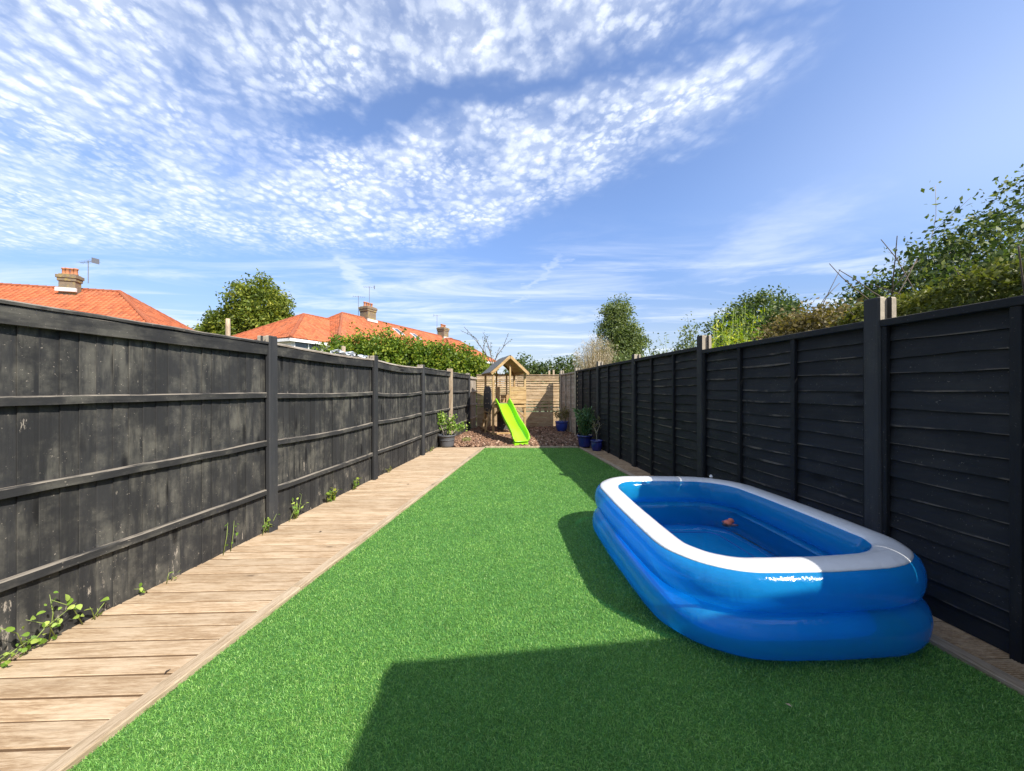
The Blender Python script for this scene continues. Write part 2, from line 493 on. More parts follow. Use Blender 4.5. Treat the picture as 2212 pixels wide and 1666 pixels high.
def vinyl(name, col, trans, rough=0.16, see=0.0, dirt=0.0):
    m, t, b, o = new_mat(name)
    geo = t.node('ShaderNodeNewGeometry')
    pos = geo.outputs['Position']
    n = t.noise(scaled(t, pos, (1, 1, 1)), 7.0, 3.0, 0.5, 0.5)
    n2 = t.noise(pos, 260.0, 2.0, 0.6)
    base_ = t.mix(t.m('MULTIPLY', n, 0.3), col, tuple(x * 0.8 for x in col))
    if dirt > 0:
        sp_ = t.m('MULTIPLY', t.ss(t.noise(pos, 90.0, 3.0, 0.7), 0.66, 0.74), t.ss(t.noise(pos, 3.0, 3.0, 0.6), 0.48, 0.62))
        base_ = t.mix(t.m('MULTIPLY', sp_, dirt), base_, (0.22, 0.17, 0.12))
    t.put(b.inputs['Base Color'], base_)
    b.inputs['Roughness'].default_value = rough
    b.inputs['Specular IOR Level'].default_value = 0.5
    b.inputs['Coat Weight'].default_value = 0.8
    b.inputs['Coat Roughness'].default_value = 0.06
    wr = t.noise(scaled(t, pos, (9, 9, 3.0)), 1.6, 4.0, 0.5, 0.8)
    pk = t.noise(scaled(t, pos, (38, 38, 7)), 1.0, 2.0, 0.5, 0.6)
    bump(t, b, t.m('ADD', t.m('ADD', wr, t.m('MULTIPLY', pk, 0.22)), t.m('MULTIPLY', n2, 0.035)), 0.5, 0.012)
    tr = t.node('ShaderNodeBsdfTranslucent')
    t.put(tr.inputs['Color'], col)
    mx = t.node('ShaderNodeMixShader')
    mx.inputs[0].default_value = trans
    t.l.new(b.outputs[0], mx.inputs[1])
    t.l.new(tr.outputs[0], mx.inputs[2])
    last = mx
    if see > 0:
        tp = t.node('ShaderNodeBsdfTransparent')
        t.put(tp.inputs['Color'], (0.34, 0.78, 1.0))
        m2 = t.node('ShaderNodeMixShader')
        m2.inputs[0].default_value = see
        t.l.new(mx.outputs[0], m2.inputs[1])
        t.l.new(tp.outputs[0], m2.inputs[2])
        last = m2
    t.l.new(last.outputs[0], o.inputs['Surface'])
    return m


M['vinyl'] = vinyl('blue_vinyl', (0.022, 0.50, 0.98), 0.42, 0.12, 0.48)
M['vinyl_in'] = vinyl('blue_vinyl_floor', (0.015, 0.50, 0.96), 0.1, 0.25)
M['vinyl_white'] = vinyl('white_vinyl', (0.80, 0.80, 0.79), 0.08, 0.32, dirt=0.7)
M['seam'] = vinyl('blue_vinyl_weld', (0.10, 0.36, 0.82), 0.1, 0.2)


def water_mat():
    m, t, b, o = new_mat('pool_water')
    t.n.remove(b)
    pos = t.node('ShaderNodeNewGeometry').outputs['Position']
    bn = t.node('ShaderNodeBump')
    bn.inputs['Strength'].default_value = 0.12
    bn.inputs['Distance'].default_value = 0.02
    t.put(bn.inputs['Height'], t.noise(pos, 4.0, 2.0, 0.5))
    gl = t.node('ShaderNodeBsdfGlossy')
    gl.inputs['Roughness'].default_value = 0.0
    t.l.new(bn.outputs[0], gl.inputs['Normal'])
    tp = t.node('ShaderNodeBsdfTransparent')
    tp.inputs['Color'].default_value = (0.82, 0.95, 0.99, 1)
    fr = t.node('ShaderNodeFresnel')
    fr.inputs['IOR'].default_value = 1.33
    t.l.new(bn.outputs[0], fr.inputs['Normal'])
    mx = t.node('ShaderNodeMixShader')
    t.l.new(fr.outputs[0], mx.inputs[0])
    t.l.new(tp.outputs[0], mx.inputs[1])
    t.l.new(gl.outputs[0], mx.inputs[2])
    t.l.new(mx.outputs[0], o.inputs['Surface'])
    return m


M['water'] = water_mat()


def ground_mat(name, c0, c1, scale=3.0):
    m, t, b, o = new_mat(name)
    pos = t.node('ShaderNodeNewGeometry').outputs['Position']
    n = t.noise(pos, scale, 6.0, 0.65)
    n2 = t.noise(pos, scale * 22, 4.0, 0.65)
    t.put(b.inputs['Base Color'], t.ramp(t.m('ADD', t.m('MULTIPLY', n, 0.6), t.m('MULTIPLY', n2, 0.4)), [(0.3, c0), (0.7, c1)]))
    b.inputs['Roughness'].default_value = 0.95
    bump(t, b, n2, 0.6, 0.01)
    return m


M['ground'] = ground_mat('rough_ground', (0.05, 0.065, 0.022), (0.12, 0.13, 0.05), 0.8)
M['turf_base'] = ground_mat('turf_backing', (0.035, 0.12, 0.022), (0.07, 0.21, 0.04), 6.0)
M['mulch_base'] = ground_mat('bark_mulch_base', (0.05, 0.028, 0.017), (0.13, 0.075, 0.045), 9.0)
M['patio'] = ground_mat('patio_slab', (0.26, 0.245, 0.22), (0.36, 0.34, 0.31), 5.0)


def turf_mat():
    m, t, b, o = new_mat('turf_blades')
    a = t.node('ShaderNodeAttribute', attribute_name='rnd').outputs['Fac']
    pos = t.node('ShaderNodeNewGeometry').outputs['Position']
    n = t.noise(pos, 2.2, 3.0, 0.55)
    col = t.ramp(a, [(0.0, (0.10, 0.27, 0.05)), (0.4, (0.19, 0.43, 0.080)), (0.75, (0.28, 0.54, 0.12)), (1.0, (0.44, 0.66, 0.21))])
    nb = t.noise(pos, 34.0, 5.0, 0.75)
    val = t.m('ADD', 0.10, t.m('ADD', t.m('MULTIPLY', n, 0.50), t.m('MULTIPLY', nb, 1.15)))
    col = t.mix(1.0, col, t.comb(t.m('MULTIPLY', val, t.m('ADD', 0.86, t.m('MULTIPLY', n, 0.3))), val, val), 'MULTIPLY')
    t.put(b.inputs['Base Color'], col)
    b.inputs['Roughness'].default_value = 0.45
    b.inputs['Specular IOR Level'].default_value = 0.35
    tr = t.node('ShaderNodeBsdfTranslucent')
    t.put(tr.inputs['Color'], col)
    mx = t.node('ShaderNodeMixShader')
    mx.inputs[0].default_value = 0.28
    t.l.new(b.outputs[0], mx.inputs[1])
    t.l.new(tr.outputs[0], mx.inputs[2])
    t.l.new(mx.outputs[0], o.inputs['Surface'])
    return m


M['turf'] = turf_mat()


def chip_mat():
    m, t, b, o = new_mat('bark_chips')
    a = t.node('ShaderNodeAttribute', attribute_name='rnd').outputs['Fac']
    t.put(b.inputs['Base Color'], t.ramp(a, [(0.0, (0.06, 0.030, 0.016)), (0.4, (0.17, 0.088, 0.048)), (0.75, (0.30, 0.17, 0.10)), (1.0, (0.52, 0.38, 0.27))]))
    b.inputs['Roughness'].default_value = 0.85
    return m


M['chips'] = chip_mat()

G = lambda *c: c
M['lf_round'] = leafmat('leaves_olive', [(0, (0.045, 0.075, 0.014)), (0.4, (0.13, 0.18, 0.025)), (0.75, (0.27, 0.29, 0.04)), (1, (0.44, 0.42, 0.07))])
M['lf_hedge'] = leafmat('leaves_fresh', [(0, (0.03, 0.075, 0.010)), (0.4, (0.10, 0.17, 0.018)), (0.75, (0.25, 0.31, 0.03)), (1, (0.44, 0.43, 0.06))])
M['lf_dark'] = leafmat('leaves_dark', [(0, (0.022, 0.045, 0.013)), (0.45, (0.065, 0.105, 0.028)), (0.8, (0.14, 0.18, 0.05)), (1, (0.28, 0.30, 0.13))])
M['lf_birch'] = leafmat('leaves_greyed', [(0, (0.055, 0.09, 0.028)), (0.45, (0.13, 0.175, 0.055)), (0.8, (0.22, 0.26, 0.10)), (1, (0.36, 0.38, 0.19))])
M['lf_yellow'] = leafmat('leaves_yellow_green', [(0, (0.09, 0.17, 0.01)), (0.45, (0.24, 0.36, 0.012)), (0.8, (0.42, 0.48, 0.02)), (1, (0.62, 0.56, 0.05))])
M['lf_clip'] = leafmat('leaves_clipped', [(0, (0.035, 0.052, 0.012)), (0.4, (0.095, 0.115, 0.022)), (0.75, (0.19, 0.195, 0.035)), (1, (0.36, 0.32, 0.07))])
M['lf_dry'] = leafmat('leaves_dry', [(0, (0.06, 0.055, 0.018)), (0.4, (0.15, 0.12, 0.040)), (0.75, (0.27, 0.20, 0.085)), (1, (0.42, 0.33, 0.18))])
M['lf_straw'] = leafmat('plume_straw', [(0, (0.24, 0.19, 0.12)), (0.5, (0.44, 0.36, 0.25)), (1, (0.66, 0.57, 0.45))], 0.3)
M['lf_lime'] = leafmat('leaves_lime', [(0, (0.09, 0.19, 0.02)), (0.5, (0.22, 0.36, 0.05)), (1, (0.46, 0.56, 0.13))])
M['lf_blue'] = leafmat('leaves_blue_green', [(0, (0.03, 0.085, 0.035)), (0.5, (0.075, 0.17, 0.075)), (1, (0.18, 0.30, 0.16))])
M['lf_olive'] = leafmat('leaves_tawny', [(0, (0.07, 0.075, 0.02)), (0.5, (0.17, 0.16, 0.05)), (1, (0.34, 0.28, 0.12))])


# ------------------------------------------------------------------ mesh helpers
def link(o, parent=None):
    COL.objects.link(o)
    if parent is not None:
        o.parent = parent
    return o


def tag(o, label=None, cat=None, group=None, kind=None):
    if label:
        o['label'] = label
    if cat:
        o['category'] = cat
    if group:
        o['group'] = group
    if kind:
        o['kind'] = kind
    return o


def empty(name, loc=(0, 0, 0), rz=0.0, label=None, cat=None, group=None):
    o = bpy.data.objects.new(name, None)
    o.empty_display_size = 0.1
    o.location = loc
    o.rotation_euler = (0, 0, rz)
    link(o)
    return tag(o, label, cat, group)


class MB:
    def __init__(self):
        self.v = []
        self.f = []

    def add(self, vs, fs):
        n = len(self.v)
        self.v += [tuple(p) for p in vs]
        self.f += [tuple(i + n for i in f) for f in fs]
        return self

    def box(self, x0, x1, y0, y1, z0, z1):
        return self.add([(x0, y0, z0), (x1, y0, z0), (x1, y1, z0), (x0, y1, z0), (x0, y0, z1), (x1, y0, z1), (x1, y1, z1), (x0, y1, z1)],
                        [(0, 3, 2, 1), (4, 5, 6, 7), (0, 1, 5, 4), (1, 2, 6, 5), (2, 3, 7, 6), (3, 0, 4, 7)])

    def bar(self, a, b, w, h, up=(0, 0, 1)):
        a = Vector(a)
        b = Vector(b)
        d = (b - a).normalized()
        s = d.cross(Vector(up))
        if s.length < 1e-4:
            s = d.cross(Vector((1, 0, 0)))
        s.normalize()
        t = s.cross(d)
        vs = []
        for q in (a, b):
            for i, j in ((-1, -1), (1, -1), (1, 1), (-1, 1)):
                vs.append(q + s * (i * w / 2) + t * (j * h / 2))
        return self.add(vs, [(0, 1, 2, 3), (7, 6, 5, 4), (0, 4, 5, 1), (1, 5, 6, 2), (2, 6, 7, 3), (3, 7, 4, 0)])

    def tube(self, pts, rad, n=7):
        pts = [Vector(p) for p in pts]
        k = len(pts)
        if not isinstance(rad, (list, tuple)):
            rad = [rad] * k
        vs = []
        ref = Vector((0.31, 0.17, 0.93))
        for i, p in enumerate(pts):
            d = (pts[min(i + 1, k - 1)] - pts[max(i - 1, 0)]).normalized()
            s = d.cross(ref)
            if s.length < 0.1:
                s = d.cross(Vector((1, 0, 0)))
            s.normalize()
            t = d.cross(s)
            for j in range(n):
                a = 2 * math.pi * j / n
                vs.append(p + (s * math.cos(a) + t * math.sin(a)) * rad[i])
        fs = []
        for i in range(k - 1):
            for j in range(n):
                fs.append((i * n + j, i * n + (j + 1) % n, (i + 1) * n + (j + 1) % n, (i + 1) * n + j))
        fs.append(tuple(range(n - 1, -1, -1)))
        fs.append(tuple((k - 1) * n + j for j in range(n)))
        return self.add(vs, fs)

    def lathe(self, prof, n=28, cx=0, cy=0):
        vs = []
        k = len(prof)
        for r, z in prof:
            for j in range(n):
                a = 2 * math.pi * j / n
                vs.append((cx + r * math.cos(a), cy + r * math.sin(a), z))
        fs = []
        for i in range(k - 1):
            for j in range(n):
                fs.append((i * n + j, i * n + (j + 1) % n, (i + 1) * n + (j + 1) % n, (i + 1) * n + j))
        fs.append(tuple(range(n - 1, -1, -1)))
        fs.append(tuple((k - 1) * n + j for j in range(n)))
        return self.add(vs, fs)

    def prism(self, poly, z0, z1):
        n = len(poly)
        vs = [(x, y, z0) for x, y in poly] + [(x, y, z1) for x, y in poly]
        fs = [tuple(range(n - 1, -1, -1)), tuple(range(n, 2 * n))]
        for i in range(n):
            fs.append((i, (i + 1) % n, n + (i + 1) % n, n + i))
        return self.add(vs, fs)

    def mesh(self, name, bevel=0.0, smooth=False, seg=1):
        me = bpy.data.meshes.new(name)
        me.from_pydata(self.v, [], self.f)
        bm = bmesh.new()
        bm.from_mesh(me)
        bmesh.ops.recalc_face_normals(bm, faces=bm.faces)
        if bevel > 0:
            bmesh.ops.bevel(bm, geom=list(bm.edges), offset=bevel, segments=seg, affect='EDGES', clamp_overlap=True, profile=0.5)
        bm.to_mesh(me)
        bm.free()
        if smooth:
            me.polygons.foreach_set('use_smooth', [True] * len(me.polygons))
        me.update()
        return me

    def build(self, name, mat, parent=None, bevel=0.0, smooth=False, loc=None, rot=None, seg=1):
        me = self.mesh(name, bevel, smooth, seg)
        me.materials.append(mat)
        o = bpy.data.objects.new(name, me)
        if loc is not None:
            o.location = loc
        if rot is not None:
            o.rotation_euler = rot
        return link(o, parent)


def inst(name, me, parent=None, loc=(0, 0, 0), rot=(0, 0, 0), scale=(1, 1, 1)):
    o = bpy.data.objects.new(name, me)
    o.location = loc
    o.rotation_euler = rot
    o.scale = scale
    return link(o, parent)


def np_mesh(name, verts, faces, mat, rnd=None, smooth=False, parent=None):
    verts = np.asarray(verts, np.float32)
    faces = np.asarray(faces, np.int32)
    nf, k = faces.shape
    me = bpy.data.meshes.new(name)
    me.vertices.add(len(verts))
    me.vertices.foreach_set('co', verts.ravel())
    me.loops.add(nf * k)
    me.loops.foreach_set('vertex_index', faces.ravel())
    me.polygons.add(nf)
    me.polygons.foreach_set('loop_start', np.arange(0, nf * k, k, dtype=np.int32))
    if smooth:
        me.polygons.foreach_set('use_smooth', np.ones(nf, bool))
    if rnd is not None:
        at = me.attributes.new('rnd', 'FLOAT', 'FACE')
        at.data.foreach_set('value', np.asarray(rnd, np.float32))
    me.update(calc_edges=True)
    me.materials.append(mat)
    o = bpy.data.objects.new(name, me)
    return link(o, parent)


def unit(a):
    return a / np.maximum(np.linalg.norm(a, axis=1, keepdims=True), 1e-6)


def leaf_arrays(cent, size, aspect=0.5, up_bias=0.3, axis=None, flop=0.35):
    """one bent four-cornered leaf at each centre; returns verts, faces, rnd"""
    n = len(cent)
    nor = unit(nrng.normal(size=(n, 3)) + np.array([0, 0, up_bias]))
    ax = nrng.normal(size=(n, 3)) if axis is None else axis + nrng.normal(size=(n, 3)) * flop
    ax = unit(ax - nor * np.sum(ax * nor, 1, keepdims=True))
    sd = np.cross(nor, ax)
    L = (np.asarray(size) * (0.65 + 0.7 * nrng.random(n)))[:, None]
    Wd = L * aspect * 0.5
    b = cent - ax * L * 0.5
    t = cent + ax * L * 0.5 - nor * L * 0.08
    mid = cent - ax * L * 0.05 + nor * L * 0.06
    vs = np.stack([b, mid + sd * Wd, t, mid - sd * Wd], 1).reshape(-1, 3)
    fs = np.arange(4 * n).reshape(n, 4)
    return vs, fs


def crown_points(blobs, clusters, per, spread, shell=0.55):
    """leaf centres in clumps spread through a set of ellipsoids"""
    blobs = np.array(blobs, float)
    vol = blobs[:, 3] * blobs[:, 4] * blobs[:, 5]
    idx = nrng.choice(len(blobs), clusters, p=vol ** 0.72 / (vol ** 0.72).sum())
    d = unit(nrng.normal(size=(clusters, 3)))
    r = shell + (1.06 - shell) * nrng.random(clusters) ** 0.6
    r *= 0.9 + 0.16 * np.sin(d[:, 0] * 5 + idx) * np.cos(d[:, 2] * 6 + 2 * idx) + 0.05 * nrng.normal(size=clusters)
    c = blobs[idx, :3] + d * blobs[idx, 3:6] * r[:, None]
    tone = nrng.random(clusters)
    pts = np.repeat(c, per, 0) + nrng.normal(size=(clusters * per, 3)) * spread
    tn = np.repeat(tone, per)
    return pts, tn


def make_plant(name, label, cat, loc, mat, blobs, clusters, per, spread, leaf, trunk=None, bark='bark', aspect=0.55, group=None, shell=0.55, zmin=0.02, part='crown', limbs=5):
    """blobs in world space; the root stands at loc"""
    root = empty(name, loc, 0, label, cat, group)
    L = np.array(loc, float)
    pts, tn = crown_points(blobs, clusters, per, spread, shell)
    pts = pts[pts[:, 2] > zmin] if zmin is not None else pts
    tn = tn[:len(pts)]
    vs, fs = leaf_arrays(pts - L, leaf, aspect)
    np_mesh(part, vs, fs, M[mat], np.clip(0.55 * tn + 0.45 * nrng.random(len(pts)), 0, 1), parent=root)
    if trunk:
        r0, h = trunk
        mb = MB()
        b0 = np.array(blobs, float)
        top = Vector(b0[:, :3].mean(0) - L)
        mb.tube([(0, 0, -0.05), (0.02, 0.01, h * 0.35), (top.x * 0.4, top.y * 0.4, h * 0.7), (top.x * 0.8, top.y * 0.8, max(h, top.z * 0.8))], [r0 * 1.25, r0, r0 * 0.85, r0 * 0.55], 9)
        for i in range(min(limbs, len(b0) * 2)):
            q = b0[i % len(b0)]
            e = Vector(q[:3] - L) + Vector((rng.uniform(-.5, .5) * q[3], rng.uniform(-.5, .5) * q[4], rng.uniform(0, .5) * q[5]))
            s = Vector((top.x * 0.4, top.y * 0.4, h * 0.7))
            mb.tube([s, s.lerp(e, 0.5) + Vector((0, 0, 0.1 * q[5])), e], [r0 * 0.5, r0 * 0.32, r0 * 0.08], 6)
        mb.build('trunk', M[bark], root, smooth=True)
    return root


def branching(start, direction, length, r0, depth, mb, tips, spread=0.55, kids=3, gravity=0.0, nseg=3):
    p = Vector(start)
    d = Vector(direction).normalized()
    pts = [p.copy()]
    rad = [r0]
    for i in range(nseg):
        d = (d + Vector((rng.gauss(0, .12), rng.gauss(0, .12), rng.gauss(0, .08) - gravity))).normalized()
        p = p + d * length / nseg
        pts.append(p.copy())
        rad.append(r0 * (1 - 0.42 * (i + 1) / nseg))
    mb.tube(pts, rad, 5)
    if depth == 0:
        tips += pts[1:]
        return
    for k in range(kids):
        q = pts[rng.randint(1, nseg)] if k else pts[-1]
        nd = (d + Vector((rng.gauss(0, spread), rng.gauss(0, spread), rng.gauss(0.1, spread * 0.7)))).normalized()
        branching(q, nd, length * rng.uniform(0.5, 0.8), rad[-1] * 0.88, depth - 1, mb, tips, spread, kids, gravity, nseg)
    tips += pts[2:]


# ------------------------------------------------------------------ the ground
def sheet(name, pts, z, mat, kind='structure'):
    mb = MB()
    mb.add([(x, y, z) for x, y in pts], [tuple(range(len(pts)))])
    o = mb.build(name, mat)
    o['kind'] = kind
    return o


gb = MB()
gb.add([(-1500, -1500, -0.03), (1500, -1500, -0.03), (1500, 1500, -0.03), (-1500, 1500, -0.03)], [(0, 1, 2, 3)])
gb.build('ground', M['ground'])['kind'] = 'structure'

lx = lambda z: -2.50 + 0.12 * (z - 1.81)          # left fence board line
rx = lambda z: 2.53 - 0.0845 * (z - 1.81)         # right fence board line
ll = lambda z: -1.565 + 0.136 * (z - 1.29)        # lawn left edge
lr = lambda z: 2.245 - 0.108 * (z - 1.60)         # lawn right edge
Z_END = 8.33
sheet('lawn', [(ll(-0.9), -0.9), (lr(-0.9), -0.9), (lr(Z_END), Z_END), (ll(Z_END), Z_END)], 0.0, M['turf_base'])
sheet('patio', [(-3.4, -8.5), (2.9, -8.5), (2.9, -0.92), (-3.4, -0.92)], 0.0, M['patio'])


# turf blades
def turf():
    n = 600000
    k = nrng.random(n)
    z0, z1, e = 0.75, Z_END - 0.01, -0.55
    y = (z0 ** e + k * (z1 ** e - z0 ** e)) ** (1 / e)
    a = nrng.random(n)
    xl = ll(y) - 0.006
    xr = lr(y) + 0.006
    x = xl + (xr - xl) * a
    far = np.clip(y / 3.0, 0.45, 2.6)
    h = (0.011 + 0.010 * nrng.random(n)) * (0.85 + 0.1 * far)
    w = 0.0017 * (0.8 + 0.8 * far) * (0.7 + 0.6 * nrng.random(n))
    az = nrng.random(n) * 2 * math.pi
    lean = (nrng.random(n) ** 0.7) * 1.5
    # the pile is brushed a little towards the house
    ldir = np.stack([np.cos(az) * lean, np.sin(az) * lean - 0.22], 1)
    fa = nrng.random(n) * math.pi
    sx, sy = np.cos(fa) * w / 2, np.sin(fa) * w / 2
    base = np.stack([x, y, np.full(n, -0.002)], 1)
    mid = base + np.stack([ldir[:, 0] * h * 0.28, ldir[:, 1] * h * 0.28, h * 0.62], 1)
    tip = base + np.stack([ldir[:, 0] * h * 0.85, ldir[:, 1] * h * 0.85, h * (1.0 - 0.18 * lean)], 1)
    s = np.stack([sx, sy, np.zeros(n)], 1)
    vs = np.stack([base - s, base + s, mid - s * 0.9, mid + s * 0.9, tip], 1).reshape(-1, 3)
    b = (np.arange(n) * 5)[:, None]
    fs = np.concatenate([b + np.array([[0, 1, 3]]), b + np.array([[0, 3, 2]]), b + np.array([[2, 3, 4]])], 1).reshape(-1, 3)
    rnd = np.repeat(np.clip(nrng.normal(0.48, 0.27, n), 0, 1), 3)
    o = np_mesh('turf_blades', vs, fs, M['turf'], rnd)
    tag(o, 'short bright green artificial turf filling the middle of the garden', 'turf', kind='stuff')


turf()

# mulch bed
mb = MB()
nx, ny = 26, 30
vsm = []
for j in range(ny + 1):
    for i in range(nx + 1):
        y = Z_END + 0.03 + (12.75 - Z_END) * j / ny
        x0 = (lx(y) - 0.05) if y > Z_END + 0.4 else ll(Z_END) - 0.98
        x1 = rx(y) + 0.05
        x = x0 + (x1 - x0) * i / nx
        edge_d = min(1.0, (y - Z_END) / 0.5)
        vsm.append((x, y, 0.005 + edge_d * (0.025 + 0.02 * math.sin(x * 3.1 + y) * math.cos(y * 2.3))))
fsm = []
for j in range(ny):
    for i in range(nx):
        a = j * (nx + 1) + i
        fsm.append((a, a + 1, a + nx + 2, a + nx + 1))
mb.add(vsm, fsm)
mo = mb.build('mulch_bed', M['mulch_base'], smooth=True)
mo['kind'] = 'structure'


def mulch():
    n = 17000
    y = Z_END + 0.05 + (12.4 - Z_END - 0.05) * nrng.random(n) ** 1.15
    x = lx(y) + 0.03 + (rx(y) - lx(y) - 0.06) * nrng.random(n)
    keep = ~((y < Z_END + 0.12) & (x < ll(Z_END)))
    x, y = x[keep], y[keep]
    n = len(x)
    ed = np.minimum(1, (y - Z_END) / 0.5)
    z = 0.012 + ed * (0.03 + 0.02 * np.sin(x * 3.1 + y) * np.cos(y * 2.3)) + nrng.random(n) * 0.018
    c = np.stack([x, y, z], 1)
    nor = unit(nrng.normal(size=(n, 3)) * 0.55 + np.array([0, 0, 1.0]))
    ax = nrng.normal(size=(n, 3))
    ax = unit(ax - nor * np.sum(ax * nor, 1, keepdims=True))
    sd = np.cross(nor, ax)
    L = (0.018 + 0.035 * nrng.random(n) ** 2)[:, None]
    Wd = L * (0.3 + 0.4 * nrng.random(n))[:, None]
    T = L * 0.22
    vs = []
    for k in (-1, 1):
        for i, j in ((-1, -1), (1, -0.8), (0.85, 1), (-0.9, 0.8)):
            vs.append(c + ax * L * i + sd * Wd * j + nor * T * k)
    vs = np.stack(vs, 1).reshape(-1, 3)
    b = (np.arange(n) * 8)[:, None]
    q = [[4, 5, 6, 7], [0, 1, 5, 4], [1, 2, 6, 5], [2, 3, 7, 6], [3, 0, 4, 7]]
    fs = np.concatenate([b + np.array([t]) for t in q], 1).reshape(-1, 4)
    rnd = np.repeat(np.clip(nrng.normal(0.45, 0.26, n), 0, 1), 5)
    o = np_mesh('bark_chips', vs, fs, M['chips'], rnd)
    tag(o, 'loose brown bark chippings around the foot of the play tower', 'bark chippings', kind='stuff')


mulch()


# ------------------------------------------------------------------ deck paths
def plank_mesh(name, w, L, h, mat, bev=0.004, groove=False):
    m = MB()
    if groove:
        poly = [(-w / 2, 0), (w / 2, 0)]
        n = 11
        for i in range(n):
            a = w / 2 - w * (i + 0.15) / n
            b_ = w / 2 - w * (i + 0.55) / n
            poly += [(a, h), (b_, h), (b_ - w * 0.12 / n, h - 0.003), (a - w * 0.88 / n, h - 0.003)]
        # section in (y,z), swept along x
        k = len(poly)
        vs = [(-L / 2, y, z) for y, z in poly] + [(L / 2, y, z) for y, z in poly]
        fs = [tuple(range(k)), tuple(range(2 * k - 1, k - 1, -1))]
        for i in range(k):
            fs.append((i, k + i, k + (i + 1) % k, (i + 1) % k))
        m.add(vs, fs)
        me = m.mesh(name)
    else:
        m.box(-L / 2, L / 2, -w / 2, w / 2, 0, h)
        me = m.mesh(name, bev)
    me.materials.append(mat)
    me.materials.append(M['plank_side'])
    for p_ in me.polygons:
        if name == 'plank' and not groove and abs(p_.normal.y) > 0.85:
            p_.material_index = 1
    return me


def left_path():
    base = MB()
    base.add([(lx(-0.9) - 0.03, -0.9, -0.012), (ll(-0.9) - 0.075, -0.9, -0.012), (ll(Z_END) - 0.075, Z_END + 0.02, -0.012), (lx(Z_END) - 0.03, Z_END + 0.02, -0.012)], [(0, 1, 2, 3)])
    root = base.build('deck_path', M['under'])
    tag(root, kind='structure')
    pitch = 0.1185
    var = []
    for k in range(4):
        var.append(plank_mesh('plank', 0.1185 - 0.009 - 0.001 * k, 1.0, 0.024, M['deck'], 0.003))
    y = -0.85
    i = 0
    while y < Z_END - 0.04:
        x0, x1 = lx(y) - 0.01, ll(y) - 0.073
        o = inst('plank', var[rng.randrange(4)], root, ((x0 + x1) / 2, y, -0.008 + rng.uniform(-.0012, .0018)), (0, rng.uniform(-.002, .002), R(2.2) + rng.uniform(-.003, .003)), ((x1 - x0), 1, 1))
        y += pitch
        i += 1
    # edging boards, butt-jointed end to end
    e = Vector((0.136, 1, 0)).normalized()
    ang = math.atan2(e.y, e.x)
    y = -0.85
    ks = [0.0, 1.5, 3.35, 5.6, 7.4, 9.3]
    for a, b in zip(ks[:-1], ks[1:]):
        ya, yb = -0.87 + a * e.y, min(-0.87 + b * e.y, Z_END + 0.02)
        L = (yb - ya) / e.y - 0.004
        me = plank_mesh('edging_board', 0.072, L, 0.034, M['kerb'], 0.005)
        ym = (ya + yb) / 2
        inst('edging_board', me, root, (ll(ym) - 0.037, ym, -0.006), (0, 0, ang))


left_path()


def right_path():
    base = MB()
    base.add([(lr(-0.2) + 0.07, -0.2, -0.012), (rx(-0.2) + 0.03, -0.2, -0.012), (rx(Z_END) + 0.03, Z_END + 0.02, -0.012), (lr(Z_END) + 0.07, Z_END + 0.02, -0.012)], [(0, 1, 2, 3)])
    root = base.build('deck_path', M['under'])
    tag(root, kind='structure')
    var = [plank_mesh('plank', 0.137 - 0.001 * k, 1.0, 0.024, M['deck_r'], 0, True) for k in range(3)]
    y = -0.12
    while y < Z_END - 0.04:
        x0, x1 = lr(y) + 0.073, rx(y) + 0.01
        inst('plank', var[rng.randrange(3)], root, ((x0 + x1) / 2, y, -0.008 + rng.uniform(-.001, .0015)), (0, rng.uniform(-.003, .003), R(2.0) + rng.uniform(-.003, .003)), ((x1 - x0), 1, 1))
        y += 0.143
    e = Vector((-0.108, 1, 0)).normalized()
    ang = math.atan2(e.y, e.x)
    ks = [0.0, 1.62, 3.5, 5.3, 7.2, 8.62]
    for a, b in zip(ks[:-1], ks[1:]):
        ya, yb = -0.18 + a * e.y, min(-0.18 + b * e.y, Z_END + 0.02)
        L = (yb - ya) / e.y - 0.004
        me = plank_mesh('edging_board', 0.072, L, 0.034, M['kerb'], 0.005)
        ym = (ya + yb) / 2
        inst('edging_board', me, root, (lr(ym) + 0.037, ym, -0.006), (0, 0, ang))


right_path()

# low timber edging between turf and bark
eb = MB().box(ll(Z_END) + 0.01, lr(Z_END) - 0.01, Z_END + 0.0, Z_END + 0.03, -0.02, 0.042)
eo = eb.build('timber_edging', M['palepost'], bevel=0.004)
tag(eo, 'thin pale timber edging between the turf and the bark chippings', 'edging')


